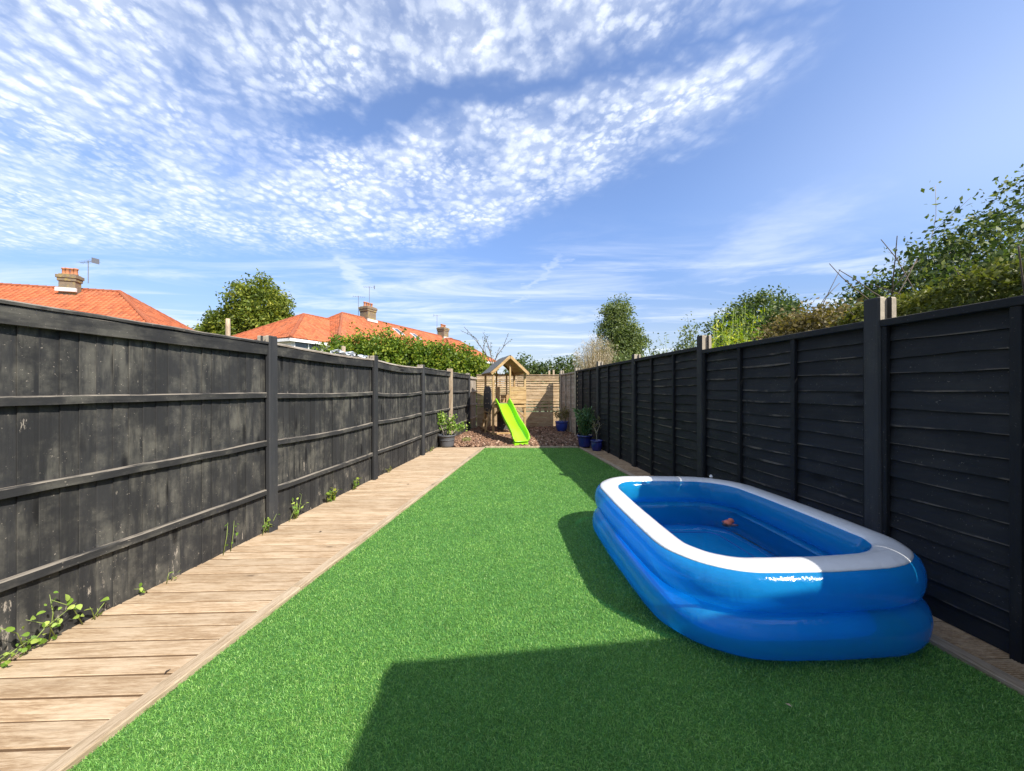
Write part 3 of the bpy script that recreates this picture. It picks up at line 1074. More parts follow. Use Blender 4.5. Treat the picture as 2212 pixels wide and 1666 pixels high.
# ------------------------------------------------------------------ fence posts
def post_mesh(name, h, bare=0.10, w=0.105, d=0.125):
    """slotted concrete post: painted black, bare behind and on the sides of its top"""
    s = 0.028
    c = 0.010
    poly = [(-w / 2 + c, -d / 2), (w / 2 - c, -d / 2), (w / 2, -d / 2 + c), (w / 2, -0.022), (w / 2 - s, -0.022), (w / 2 - s, 0.030),
            (w / 2, 0.030), (w / 2, d / 2), (-w / 2, d / 2), (-w / 2, 0.030), (-w / 2 + s, 0.030), (-w / 2 + s, -0.022), (-w / 2, -0.022), (-w / 2, -d / 2 + c)]
    n = len(poly)
    m = MB()
    zs = [-0.03, h - bare, h - 0.008, h]
    vs, fs = [], []
    for i, z in enumerate(zs):
        k = 0.93 if i == 3 else 1.0
        vs += [(x * k, y * k, z) for x, y in poly]
    for i in range(3):
        for j in range(n):
            fs.append((i * n + j, i * n + (j + 1) % n, (i + 1) * n + (j + 1) % n, (i + 1) * n + j))
    fs += [tuple(range(n - 1, -1, -1)), tuple(3 * n + j for j in range(n))]
    me = m.add(vs, fs).mesh(name)
    me.materials.append(M['concrete'])
    me.materials.append(M['paint_post'])
    for p_ in me.polygons:
        if p_.normal.y < -0.3 or (p_.center.z < h - bare and p_.normal.y < 0.5):
            p_.material_index = 1
    return me


# ------------------------------------------------------------------ left fence: upright feather-edge boards
dl = Vector((0.12, 1.0, 0)).normalized()
ANG_L = math.atan2(dl.y, dl.x)
zl = [3.44 + 1.955 * k for k in range(-2, 5)]            # post positions along the garden


def feather_mesh(name, L, w=0.099):
    m = MB()
    a, b_ = 0.0, w
    vs = []
    for z in (0, L):
        vs += [(a, -0.0165, z), (b_, -0.0095, z), (b_, -0.001, z), (a, -0.0100, z)]
    m.add(vs, [(3, 2, 1, 0), (4, 5, 6, 7), (0, 1, 5, 4), (1, 2, 6, 5), (2, 3, 7, 6), (3, 0, 4, 7)])
    me = m.mesh(name, 0.002)
    me.materials.append(M['paint_v'])
    return me


FEATHER = [feather_mesh('board', 1.72 + 0.006 * k) for k in range(4)]


def wavy_bar(x0, x1, yb, yf, zb, zt, sag, n=9, wob=0.002, top_in=0.0):
    """a rail that dips a little between its ends"""
    m = MB()
    vs = []
    for i in range(n + 1):
        t = i / n
        x = x0 + (x1 - x0) * t
        dz_ = -sag * 4 * t * (1 - t) + rng.uniform(-wob, wob)
        dy_ = rng.uniform(-wob, wob)
        vs += [(x, yf + dy_, zb + dz_), (x, yf + dy_, zt + dz_ - 0.007), (x, yf + 0.008 + dy_ + top_in, zt + dz_), (x, yb, zt + dz_), (x, yb, zb + dz_)]
    fs = []
    for i in range(n):
        for j in range(5):
            a = i * 5 + j
            b_ = i * 5 + (j + 1) % 5
            fs.append((a, b_, b_ + 5, a + 5))
    fs.append((0, 1, 2, 3, 4))
    fs.append(tuple(n * 5 + q for q in (4, 3, 2, 1, 0)))
    m.add(vs, fs)
    return m


LEFT_LABELS = [
    ('black upright-board fence panel beside the house, furthest from the play tower', None),
    ('black upright-board fence panel with leafy bindweed at its foot', None),
    ('black upright-board fence panel with crumpled pale film caught on its top', None),
    ('black upright-board fence panel with the most deeply sagging cap rail', None),
    ('black upright-board fence panel behind the grey pot plant', None),
    ('narrow black upright-board fence panel between pale post and weathered wood', None)]
for i in range(6):
    za, zb = zl[i], zl[i + 1]
    L = (zb - za) / dl.y
    rt = empty('board_fence', (lx(za), za, 0), ANG_L, LEFT_LABELS[i][0], 'fence', 'black upright-board panels along the deck path')
    x = 0.03
    while x < L - 0.06:
        me = FEATHER[rng.randrange(4)]
        w_left = L - 0.03 - x
        inst('board', me, rt, (x, rng.uniform(-.0015, .0015), 0.0), (0, rng.uniform(-.002, .002), rng.uniform(-.01, .01)), (min(1, max(0.45, w_left / 0.099)), 1, 1))
        x += 0.0805
    sags = {2: (0.012, 0.02, 0.004), 3: (0.030, 0.02, 0.012)}.get(i, (rng.uniform(0, .015), rng.uniform(0, .012), rng.uniform(0, .008)))
    for h, sg in zip((1.28, 0.84, 0.40), sags):
        dz_ = rng.uniform(-0.012, 0.012)
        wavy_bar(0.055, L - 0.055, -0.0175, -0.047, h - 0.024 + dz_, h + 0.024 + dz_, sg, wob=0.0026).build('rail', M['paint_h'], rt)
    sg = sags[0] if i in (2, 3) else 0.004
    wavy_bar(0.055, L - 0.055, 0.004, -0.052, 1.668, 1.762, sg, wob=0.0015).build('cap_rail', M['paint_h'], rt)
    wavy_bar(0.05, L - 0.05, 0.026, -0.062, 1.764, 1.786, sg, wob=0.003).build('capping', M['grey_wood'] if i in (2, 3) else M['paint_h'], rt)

PL = [1.825, 1.83, 1.845, 1.835, 1.83, 1.84, 1.83]
LP_LABEL = ['black concrete fence post nearest the house on the deck side', 'black concrete fence post between house and bindweed panel',
            'black concrete fence post between bindweed panel and panel with pale film', 'black concrete fence post between panel with pale film and sagging panel',
            'black concrete fence post between sagging panel and grey pot plant', None, 'dark fence post beside the short weathered wooden panel']
for i, z in enumerate(zl):
    if i == 5:
        o = MB().box(-0.05, 0.05, -0.085, 0.045, -0.03, 1.86).build('fence_post', M['palepost'], bevel=0.006)
        o.location = (lx(z), z, 0)
        o.rotation_euler = (0, 0, ANG_L)
        tag(o, 'pale unpainted timber fence post behind the grey pot plant', 'fence post')
    else:
        o = inst('fence_post', post_mesh('fence_post', PL[i], 0.07), None, (lx(z) + 0.014, z, 0), (R(rng.uniform(-.3, .3)), 0, ANG_L))
        tag(o, LP_LABEL[i], 'fence post', 'concrete posts of the deck-side fence')

# last unpainted bit of the left fence
za, zb = zl[6], 12.42
L = (zb - za) / dl.y
rt = empty('board_fence', (lx(za), za, 0), ANG_L, 'short weathered unpainted fence panel in the corner behind the play tower', 'fence')
gfe = MB()
gfe.add([(p_[0], p_[1], p_[2]) for p_ in [(0, -.02, 0), (.12, -.012, 0), (.12, -.001, 0), (0, -.008, 0), (0, -.02, 1.74), (.12, -.012, 1.74), (.12, -.001, 1.74), (0, -.008, 1.74)]],
        [(3, 2, 1, 0), (4, 5, 6, 7), (0, 1, 5, 4), (1, 2, 6, 5), (2, 3, 7, 6), (3, 0, 4, 7)])
gme = gfe.mesh('board', 0.002)
gme.materials.append(M['grey_wood_v'])
x = 0.06
while x < L - 0.12:
    inst('board', gme, rt, (x, rng.uniform(-.002, .002), rng.uniform(-.01, .01)))
    x += 0.105
for h in (1.70, 1.27, 0.85, 0.42):
    wavy_bar(0.06, L - 0.03, -0.021, -0.06, h - 0.028, h + 0.028, 0.005).build('rail', M['grey_wood'], rt)

# ------------------------------------------------------------------ right fence: overlapping level boards with battens
dr = Vector((0.0845, -1.0, 0)).normalized()
ANG_R = math.atan2(dr.y, dr.x)
zr = [2.445 + 1.93 * k for k in range(-1, 6)]
zr = [-0.2] + zr
LAP_N = 16


def lap_mesh(name, L, mat):
    """long thin board leaning outwards at its foot, with an uneven lower edge"""
    m = MB()
    n = 14
    h = 0.142
    vs = []
    ph = rng.uniform(0, 6)
    for i in range(n + 1):
        t = i / n
        x = L * t
        wob = 0.006 * math.sin(t * 6 + ph) + 0.0035 * math.sin(t * 15 + 2 * ph) + rng.uniform(-.0025, .0025)
        vs += [(x, -0.032 + rng.uniform(-.002, .002), wob), (x, -0.008, h), (x, -0.001, h), (x, -0.021, wob)]
    fs = []
    for i in range(n):
        for j in range(4):
            a, b_ = i * 4 + j, i * 4 + (j + 1) % 4
            fs.append((a, b_, b_ + 4, a + 4))
    fs += [(0, 1, 2, 3), tuple(n * 4 + q for q in (3, 2, 1, 0))]
    m.add(vs, fs)
    me = m.mesh(name)
    me.materials.append(mat)
    return me


RIGHT_LABELS = {
    0: 'black overlapping-board fence panel reaching the house wall',
    1: 'black overlapping-board fence panel beside the near end of the pool',
    2: 'black overlapping-board fence panel behind the middle of the pool',
    3: 'black overlapping-board fence panel at the far end of the pool, with pale scuffs',
    4: 'black overlapping-board fence panel between the pool and the navy pots',
    5: 'black overlapping-board fence panel behind the navy pots',
    6: 'weathered unpainted overlapping-board fence panel behind the blue pot on bark'}
RH = [1.79, 1.79, 1.80, 1.85, 1.85, 1.84, 1.82]
for i in range(7):
    za, zb = zr[i], zr[i + 1]
    L = (zb - za) / -dr.y
    grey = i == 6
    rt = empty('board_fence', (rx(zb), zb, 0), ANG_R, RIGHT_LABELS[i], 'fence', None if grey else 'black overlapping-board panels on the pool side')
    ml, mv = (M['grey_wood'], M['grey_wood_v']) if grey else (M['paint_lap'], M['paint_lapv'])
    H = RH[i]
    step = (H - 0.14) / (LAP_N - 1)
    var = [lap_mesh('board', L - 0.07, ml) for _ in range(4)]
    for k in range(LAP_N):
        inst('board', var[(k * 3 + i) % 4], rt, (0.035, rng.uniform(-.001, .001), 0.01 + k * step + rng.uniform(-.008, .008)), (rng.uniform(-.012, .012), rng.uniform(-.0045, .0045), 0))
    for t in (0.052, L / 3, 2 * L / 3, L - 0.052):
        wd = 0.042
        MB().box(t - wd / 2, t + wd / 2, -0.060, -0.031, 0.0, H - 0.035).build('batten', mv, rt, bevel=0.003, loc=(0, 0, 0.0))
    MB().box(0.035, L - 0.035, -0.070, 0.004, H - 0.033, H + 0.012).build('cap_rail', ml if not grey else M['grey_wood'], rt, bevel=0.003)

RP_LABEL = {0: None, 1: 'black concrete fence post nearest the house on the pool side', 2: 'tall black concrete fence post beside the pool with bare pale top',
            3: 'black concrete fence post behind the far corner of the pool', 4: 'black concrete fence post between the pool and the navy pots',
            5: 'black concrete fence post rising behind the smaller navy pot', 6: 'weathered post where the black boards give way to bare wood', 7: 'weathered corner post behind the blue pot on bark'}
for i, z in enumerate(zr):
    if i == 0:
        continue
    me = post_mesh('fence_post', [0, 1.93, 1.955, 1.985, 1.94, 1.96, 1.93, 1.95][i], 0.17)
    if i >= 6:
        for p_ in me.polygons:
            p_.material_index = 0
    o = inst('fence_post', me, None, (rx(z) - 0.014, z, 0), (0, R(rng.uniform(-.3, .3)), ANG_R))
    tag(o, RP_LABEL[i], 'fence post', 'concrete posts of the pool-side fence')

# ------------------------------------------------------------------ back fence of pale level slats
ZB = 12.45
bx0, bx1 = lx(ZB) + 0.02, rx(ZB) - 0.03
xm = 0.18
rt = empty('slatted_fence', (0, ZB, 0), 0, 'pale unpainted fence of level slats behind the play tower', 'fence')


def slat(x0, x1, z0, z1, mat='slat', y0=-0.022, tilt=0.0):
    MB().box(x0, x1, y0, y0 + 0.02, z0, z1).build('slat', M[mat], rt, bevel=0.003, rot=(0, tilt, 0))


z = 0.76
while z < 1.76:
    slat(bx0, xm - 0.002, z, z + 0.054 + rng.uniform(-.003, .004), tilt=rng.uniform(-.003, .003))
    z += 0.071
for z0, z1 in ((0.02, 0.25), (0.256, 0.49), (0.497, 0.735)):
    slat(bx0, xm - 0.002, z0, z1)
for z0, z1 in ((0.02, 0.20), (0.205, 0.38), (0.386, 0.56), (0.60, 0.645), (0.655, 0.70), (0.735, 0.80), (0.83, 0.90), (0.92, 1.01), (1.018, 1.13), (1.14, 1.26),
               (1.27, 1.335), (1.36, 1.42), (1.437, 1.52), (1.54, 1.585), (1.61, 1.67), (1.684, 1.735), (1.75, 1.80)):
    slat(xm + 0.002, bx1, z0, z1, y0=-0.022 + rng.uniform(-.006, .006), tilt=rng.uniform(-.006, .006))
for x in (bx0 + 0.06, -0.42, xm, 0.95, bx1 - 0.06):
    MB().box(x - 0.035, x + 0.035, 0.012, 0.075, -0.02, 1.80).build('support', M['grey_wood_v'], rt, bevel=0.004)
MB().box(bx0, bx1, -0.045, 0.05, 1.812, 1.834).build('capping', M['slat'], rt, bevel=0.003)
for x in (1.28, 1.43):
    o = MB().box(-0.03, 0.03, -0.03, 0.03, -0.02, 2.0 if x > 1.4 else 1.97).build('timber_stake', M['palepost'], bevel=0.004)
    o.location = (x, ZB + 0.14, 0)
    tag(o, 'pale timber stake behind the back fence ' + ('next to the weathered corner post' if x > 1.4 else 'further from the corner post'), 'stake', 'stakes behind the back fence')


# ------------------------------------------------------------------ paddling pool
def rounded_path(hx, hy, r, n=26, off=0.0):
    """points and outward normals round a rounded rectangle with gently bowed sides"""
    pts = []
    cs = [(hx - r, -hy + r, -90), (hx - r, hy - r, 0), (-hx + r, hy - r, 90), (-hx + r, -hy + r, 180)]
    for ci, (cx, cy, a0) in enumerate(cs):
        for k in range(n):
            a = R(a0 + 90 * k / (n - 1))
            pts.append(((cx + r * math.cos(a), cy + r * math.sin(a)), (math.cos(a), math.sin(a))))
        nx_ = cs[(ci + 1) % 4]
        a = R(a0 + 90)
        p0 = (cx + r * math.cos(a), cy + r * math.sin(a))
        p1 = (nx_[0] + r * math.cos(a), nx_[1] + r * math.sin(a))
        for k in range(1, 14):
            t = k / 14
            bow = 0.012 * 4 * t * (1 - t)
            pts.append(((p0[0] + (p1[0] - p0[0]) * t + bow * math.cos(a), p0[1] + (p1[1] - p0[1]) * t + bow * math.sin(a)), (math.cos(a), math.sin(a))))
    return pts


PPATH = rounded_path(0.635, 0.878, 0.36)


def sweep(prof, closed=True, wob=0.0):
    mb_ = MB()
    n = len(PPATH)
    k = len(prof)
    vs = []
    for i, ((x, y), (nx_, ny_)) in enumerate(PPATH):
        a = 2 * math.pi * i / n
        for o_, z_ in prof:
            w = wob * (math.sin(9 * a + z_ * 20) * 0.5 + math.sin(23 * a + 1.3) * 0.35 + math.sin(41 * a + 9 * math.sin(3 * a)) * 0.3)
            zz = z_ + (0.010 * math.sin(2 * a + 0.6) * (z_ / 0.46) if z_ > 0.05 else 0)
            vs.append((x + nx_ * (o_ + w), y + ny_ * (o_ + w), zz))
    fs = []
    for i in range(n):
        i2 = (i + 1) % n
        for j in range(k if closed else k - 1):
            j2 = (j + 1) % k
            fs.append((i * k + j, i2 * k + j, i2 * k + j2, i * k + j2))
    return mb_.add(vs, fs)


pool = empty('paddling_pool', (1.535, 2.765, 0.004), R(2.4), 'large rectangular inflatable paddling pool, blue with a white rim, on the turf', 'paddling pool')


def ell(cx, cz, ax, az, n=26, e=2.3):
    out = []
    for i in range(n):
        a = 2 * math.pi * i / n
        c, s = math.cos(a), math.sin(a)
        out.append((cx + ax * math.copysign(abs(c) ** (2 / e), c), cz + az * math.copysign(abs(s) ** (2 / e), s)))
    return out


sweep(ell(0.004, 0.126, 0.142, 0.125, n=34, e=2.3), wob=0.0032).build('lower_ring', M['vinyl'], pool, smooth=True)
sweep(ell(0.0, 0.345, 0.126, 0.119, n=34, e=2.35), wob=0.0022).build('upper_ring', M['vinyl'], pool, smooth=True)
# white top skin laid over the upper ring, following its curve
rim, rim2 = [], []
for i in range(17):
    o_ = -0.082 + 0.160 * i / 16
    z_ = 0.345 + 0.119 * (1 - abs(o_ / 0.126) ** 2.35) ** (1 / 2.35)
    rim.append((o_, z_ + 0.0035))
    rim2.append((o_, z_ - 0.004))
sweep(rim + rim2[::-1], wob=0.0022).build('rim', M['vinyl_white'], pool, smooth=True)
# floor
fl = MB()
pts = [(x - nx_ * 0.06, y - ny_ * 0.06) for (x, y), (nx_, ny_) in PPATH]
fl.add([(x, y, 0.012) for x, y in pts], [tuple(range(len(pts)))])
fl.build('floor', M['vinyl_in'], pool)
seam_pts = [(x - nx_ * 0.26, y - ny_ * 0.26, 0.016) for (x, y), (nx_, ny_) in PPATH[::2]]
MB().tube(seam_pts + [seam_pts[0]], 0.006, 6).build('floor_weld', M['seam'], pool, smooth=True)
# air valve
MB().lathe([(0.016, 0), (0.016, 0.012), (0.011, 0.014), (0.011, 0.022), (0.004, 0.024)], 14).build('valve', M['whitepaint'], pool, smooth=True, loc=(0.50, 0.885, 0.459))
# water
wp = MB()
wpts = [(x - nx_ * 0.10, y - ny_ * 0.10) for (x, y), (nx_, ny_) in PPATH]
wp.add([(x, y, 0.0) for x, y in wpts], [tuple(range(len(wpts)))])
wo_ = wp.build('pool_water', M['water'])
wo_.location = (1.535, 2.765, 0.215)
wo_.rotation_euler = (0, 0, R(2.4))
tag(wo_, 'still clear water lying in the blue paddling pool', 'water', kind='structure')

# toy in the pool
toy = empty('bath_toy', (1.83, 3.10, 0.20), R(35), 'small salmon pink toy floating in the paddling pool', 'toy')
MB().lathe([(0.006, -0.022), (0.026, -0.016), (0.036, 0.004), (0.030, 0.026), (0.014, 0.036), (0.003, 0.038)], 16).build('body', M['toy'], toy, smooth=True)
MB().lathe([(0.004, -0.014), (0.020, -0.008), (0.026, 0.008), (0.018, 0.024), (0.003, 0.030)], 14).build('head', M['toy'], toy, smooth=True, loc=(0.052, 0.0, 0.012))
for s_ in (-1, 1):
    MB().tube([(0.0, 0.022 * s_, 0.0), (0.02, 0.05 * s_, 0.004), (0.045, 0.058 * s_, 0.0)], [0.011, 0.010, 0.006], 8).build('arm', M['toy'], toy, smooth=True)
    MB().lathe([(0.001, -0.004), (0.005, 0.0), (0.001, 0.004)], 8).build('eye', M['toydark'], toy, smooth=True, loc=(0.070, 0.012 * s_, 0.024))
MB().tube([(-0.03, 0, 0.0), (-0.055, 0.0, 0.004), (-0.075, 0.012, 0.012)], [0.016, 0.012, 0.004], 8).build('tail', M['toydark'], toy, smooth=True)

# ------------------------------------------------------------------ play tower and slide
TA = R(15)
tower = empty('play_tower', (-0.53, 10.30, 0.03), TA, 'wooden play tower with a pitched felt roof and raised platform', 'play tower')
TW, TD = 0.93, 1.15          # width, depth in its own frame (x right, y back)


def tbox(name, x0, x1, y0, y1, z0, z1, mat='frame', bev=0.004, parent=None):
    return MB().box(x0, x1, y0, y1, z0, z1).build(name, M[mat], parent or tower, bevel=bev)


pw_ = 0.058
for x in (0, TW):
    for y in (0, TD):
        tbox('post', x - pw_ / 2, x + pw_ / 2, y - pw_ / 2, y + pw_ / 2, 0, 1.80)
# centre posts at the slide opening and at the back
tbox('post', 0.47, 0.515, -0.022, 0.022, 0.88, 1.98)
tbox('post', 0.33, 0.375, TD - 0.022, TD + 0.022, 0.88, 1.98)
tbox('post', 0.66, 0.70, TD - 0.022, TD + 0.022, 0.88, 1.84)
# platform
for k in range(9):
    tbox('floor_board', 0.0, TW, 0.035 + k * 0.122, 0.035 + k * 0.122 + 0.112, 0.86, 0.882, 'frame_h')
for y in (-0.036, TD + 0.030):
    tbox('beam', -0.03, TW + 0.03, y - 0.012, y + 0.020, 0.785, 0.855, 'frame_h')
for x in (-0.031, TW + 0.031):
    tbox('beam', x - 0.014, x + 0.014, 0.03, TD - 0.03, 0.78, 0.85, 'frame_y')
# front boarding beside the slide opening
for k in range(4):
    z0 = 0.892 + k * 0.124
    tbox('front_board', 0.50, TW + 0.03, -0.052, -0.030, z0, z0 + 0.116, 'frame_h')
tbox('front_rail', 0.46, 0.50, -0.056, -0.024, 0.86, 1.44)
# right side boarding and back boarding
for k in range(4):
    z0 = 0.892 + k * 0.124
    tbox('side_board', TW + 0.030, TW + 0.050, 0.03, TD - 0.03, z0, z0 + 0.116, 'frame_y')
for k in range(2):
    z0 = 0.892 + k * 0.124
    tbox('back_board', 0.50, TW - 0.03, TD + 0.030, TD + 0.048, z0, z0 + 0.116, 'frame_h')
tbox('back_panel', 0.30, 0.44, TD - 0.10, TD - 0.08, 0.885, 1.38)
# knee brackets
for a, b in (((TW - 0.32, -0.03, 0.80), (TW - 0.01, -0.03, 0.50)), ((TW + 0.03, 0.30, 0.80), (TW + 0.03, 0.02, 0.50)), ((0.02, -0.03, 0.55), (0.20, -0.03, 0.79))):
    MB().bar(a, b, 0.045, 0.045).build('bracket', M['frame_h'], tower, bevel=0.004)
# ground beams
tbox('ground_beam', -0.04, TW + 0.04, -0.075, -0.030, 0.0, 0.085, 'frame_h')
for x in (-0.052, TW + 0.052):
    tbox('ground_beam', x - 0.022, x + 0.022, -0.02, TD + 0.03, 0.0, 0.085, 'frame_y')
# ladder at the left side
for y in (0.24, 0.86):
    MB().bar((-0.03, y, 0.80), (-0.20, y, 0.0), 0.04, 0.06, up=(0, 1, 0)).build('ladder_rail', M['frame'], tower, bevel=0.003)
for k in range(3):
    t = (k + 0.7) / 3.4
    MB().bar((-0.20 + 0.17 * t, 0.22, 0.80 * t), (-0.20 + 0.17 * t, 0.88, 0.80 * t), 0.075, 0.026).build('rung', M['frame_y'], tower, bevel=0.003)
# dark rounded board with hand holes on the left side
cp = MB()
outl = []
y0, y1, z0, z1, rr = 0.0, 1.14, 0.56, 1.40, 0.32
for (cy, cz, a0) in ((y1 - rr, z1 - rr, 0), (y0 + rr, z1 - rr, 90), (y0 + rr, z0 + rr, 180), (y1 - rr, z0 + rr, 270)):
    for k in range(7):
        a = R(a0 + 15 * k)
        outl.append((cy + rr * math.cos(a), cz + rr * math.sin(a)))
n_ = len(outl)
cp.add([(-0.064, y, z) for y, z in outl] + [(-0.046, y, z) for y, z in outl], [tuple(range(n_)), tuple(range(2 * n_ - 1, n_ - 1, -1))] + [(i, n_ + i, n_ + (i + 1) % n_, (i + 1) % n_) for i in range(n_)])
cpo = cp.build('climbing_board', M['climb'], tower)
for yy, zz in ((0.35, 1.22), (0.72, 1.20), (0.55, 1.04), (0.33, 0.90), (0.74, 0.88), (0.52, 0.74)):
    MB().box(-0.078, -0.062, yy - 0.055, yy + 0.055, zz - 0.014, zz + 0.014).build('hand_hold', M['palepost'], cpo, bevel=0.005)
# lower back climbing wall (in the shade under the platform)
lw = tbox('back_wall', 0.36, TW - 0.03, TD - 0.055, TD - 0.035, 0.04, 0.775, 'climb')
for k in range(7):
    hx_ = 0.42 + (k * 0.137) % 0.42
    hz_ = 0.10 + k * 0.088
    MB().box(hx_, hx_ + 0.05, TD - 0.075, TD - 0.053, hz_, hz_ + 0.025).build('hand_hold', M['palepost'], lw, bevel=0.005)
# roof
rz0, rz1 = 1.79, 2.25
ox, oy = 0.10, 0.12
ridge_x = TW / 2
for s_ in (-1, 1):
    xe = -ox if s_ < 0 else TW + ox
    th = 0.016
    m_ = MB()
    a = [(xe, -oy, rz0 - 0.03), (ridge_x, -oy, rz1), (ridge_x, TD + oy, rz1), (xe, TD + oy, rz0 - 0.03)]
    m_.add(a + [(x, y, z + th) for x, y, z in a], [(0, 1, 2, 3), (7, 6, 5, 4), (0, 4, 5, 1), (1, 5, 6, 2), (2, 6, 7, 3), (3, 7, 4, 0)])
    rp = m_.build('roof_side', M['frame_y'], tower)
    m_ = MB()
    a2 = [(x + s_ * 0.012 if abs(x - ridge_x) > 0.1 else x, y + (-0.012 if y < 0 else 0.012), z + th + 0.002) for x, y, z in a]
    m_.add(a2 + [(x, y, z + 0.006) for x, y, z in a2], [(0, 1, 2, 3), (7, 6, 5, 4), (0, 4, 5, 1), (1, 5, 6, 2), (2, 6, 7, 3), (3, 7, 4, 0)])
    m_.build('felt', M['felt'], rp)
    for y in (-oy - 0.016, TD + oy + 0.016):
        MB().bar((xe - s_ * 0.02, y, rz0 - 0.055), (ridge_x + s_ * 0.004, y, rz1 - 0.022), 0.024, 0.075, up=(0, 0, 1)).build('bargeboard', M['frame_h'], tower, bevel=0.003)
for y in (TD,):
    tbox('tie_beam', 0.03, TW - 0.03, y - 0.02, y + 0.02, 1.735, 1.785, 'frame_h')
for x in (0.0, TW):
    tbox('wall_plate', x - 0.022, x + 0.022, 0.03, TD - 0.03, 1.735, 1.785, 'frame_y')

# slide: swept trough
slide = empty('slide', (-0.53, 10.30, 0.03), TA, 'lime green plastic wavy slide running down to the turf', 'slide')
cx = 0.25
prof = [(-0.245, 0.135), (-0.235, 0.150), (-0.215, 0.150), (-0.205, 0.135), (-0.190, 0.035), (-0.165, 0.006), (0, 0.0), (0.165, 0.006), (0.190, 0.035), (0.205, 0.135), (0.215, 0.150), (0.235, 0.150), (0.245, 0.135),
        (0.228, 0.03), (0.19, -0.015), (0, -0.02), (-0.19, -0.015), (-0.228, 0.03)]
NS = 44
sv = []
sl_len = 1.95
for i in range(NS + 1):
    t = i / NS
    yy = -0.02 - sl_len * t
    if t < 0.06:
        zz = 0.90
    else:
        s_ = (t - 0.06) / 0.94
        zz = 0.90 - 0.80 * (s_ ** 0.98) + 0.018 * math.sin(s_ * math.pi * 3.0)
        if s_ > 0.86:
            zz = max(zz, 0.10 + 0.02 * (1 - (s_ - 0.86) / 0.14))
    zz = max(zz, 0.105)
    wall = 1.0 if 0.03 < t < 0.97 else 0.75
    wx_ = 0.0
    for px_, pz_ in prof:
        sv.append((cx + px_, yy, zz + pz_ * (wall if pz_ > 0.05 else 1)))
k_ = len(prof)
sf = []
for i in range(NS):
    for j in range(k_):
        sf.append((i * k_ + j, i * k_ + (j + 1) % k_, (i + 1) * k_ + (j + 1) % k_, (i + 1) * k_ + j))
sf += [tuple(range(k_)), tuple(NS * k_ + j for j in range(k_ - 1, -1, -1))]
sv = [(cx + (x - cx) * 0.86, y, z) for x, y, z in sv]
MB().add(sv, sf).build('trough', M['lime'], slide, smooth=False, bevel=0)
so = slide.children[0]
so.data.polygons.foreach_set('use_smooth', [True] * len(so.data.polygons))
MB().box(cx - 0.17, cx + 0.17, -sl_len - 0.0, -sl_len + 0.16, -0.03, 0.083).build('foot', M['lime'], slide, bevel=0.012)
MB().box(cx - 0.20, cx + 0.20, -0.025, 0.03, 0.885, 0.899).build('top_lip', M['lime'], slide, bevel=0.004)


# ------------------------------------------------------------------ pots
def pot(name, label, loc, prof, mat, soil_r, soil_z, rim_rings=()):
    rt_ = empty(name, loc, 0, label, 'plant pot')
    MB().lathe(prof, 36).build('body', M[mat], rt_, smooth=True)
    MB().lathe([(0.002, soil_z - 0.02), (soil_r, soil_z - 0.02), (soil_r, soil_z), (soil_r * .5, soil_z + 0.012), (0.002, soil_z + 0.016)], 24).build('soil', M['soil'], rt_, smooth=True)
    return rt_


def pot_prof(rb, rt_, h, lip=0.012, belly=0.0):
    out = [(0.004, 0.0), (rb * 0.92, 0.0), (rb, 0.008)]
    for k in range(1, 7):
        t = k / 7
        out.append((rb + (rt_ - rb) * t + belly * math.sin(math.pi * t), h * 0.88 * t + 0.008))
    out += [(rt_ + 0.002, h * 0.88), (rt_ + lip, h * 0.885), (rt_ + lip + 0.002, h * 0.94), (rt_ + lip, h * 0.992), (rt_ + lip * .5, h), (rt_ - 0.012, h), (rt_ - 0.018, h * 0.97), (rt_ - 0.02, h * 0.6), (0.004, h * 0.58)]
    return out


def oval_leaves(root, name, mat, pts, leaf, aspect=0.7, up=0.2):
    """broad pointed leaves, folded along the midrib"""
    c = np.asarray(pts, float)
    n = len(c)
    nor = unit(nrng.normal(size=(n, 3)) * 0.7 + np.array([0, -0.6, up + 0.5]))
    ax = unit(nrng.normal(size=(n, 3)) + np.array([0, -0.4, -0.2]))
    ax = unit(ax - nor * np.sum(ax * nor, 1, keepdims=True))
    sd = np.cross(nor, ax)
    L = (leaf * (0.55 + 0.8 * nrng.random(n)))[:, None]
    Wd = L * aspect * 0.5
    rows = [(-0.5, 0.0, 0.0), (-0.42, 0.62, 0.05), (-0.15, 1.0, 0.09), (0.18, 0.72, 0.05), (0.5, 0.0, -0.10)]
    b = c + ax * L * rows[0][0]
    tip = c + ax * L * rows[4][0] + nor * L * rows[4][2]
    l = [c + ax * L * a + sd * Wd * w + nor * L * h for a, w, h in rows[1:4]]
    r = [c + ax * L * a - sd * Wd * w + nor * L * h for a, w, h in rows[1:4]]
    m = [c + ax * L * a for a, w, h in rows[1:4]]
    vs = np.stack([b] + l + [tip] + r + m, 1).reshape(-1, 3)      # 0 b, 1-3 l, 4 tip, 5-7 r, 8-10 mid
    k = (np.arange(n) * 11)[:, None]
    tri = [[0, 1, 8], [8, 1, 2], [8, 2, 9], [9, 2, 3], [9, 3, 10], [10, 3, 4], [0, 8, 5], [8, 6, 5], [8, 9, 6], [9, 7, 6], [9, 10, 7], [10, 4, 7]]
    fs = np.concatenate([k + np.array([q]) for q in tri], 1).reshape(-1, 3)
    return np_mesh(name, vs, fs, M[mat], np.repeat(nrng.random(n), 12), parent=root)


def leafy(root, name, mat, pts, leaf, aspect=0.45, axis=None, flop=0.35, up=0.3):
    pts = np.asarray(pts, float)
    vs, fs = leaf_arrays(pts, leaf, aspect, up, axis, flop)
    return np_mesh(name, vs, fs, M[mat], nrng.random(len(pts)), parent=root)


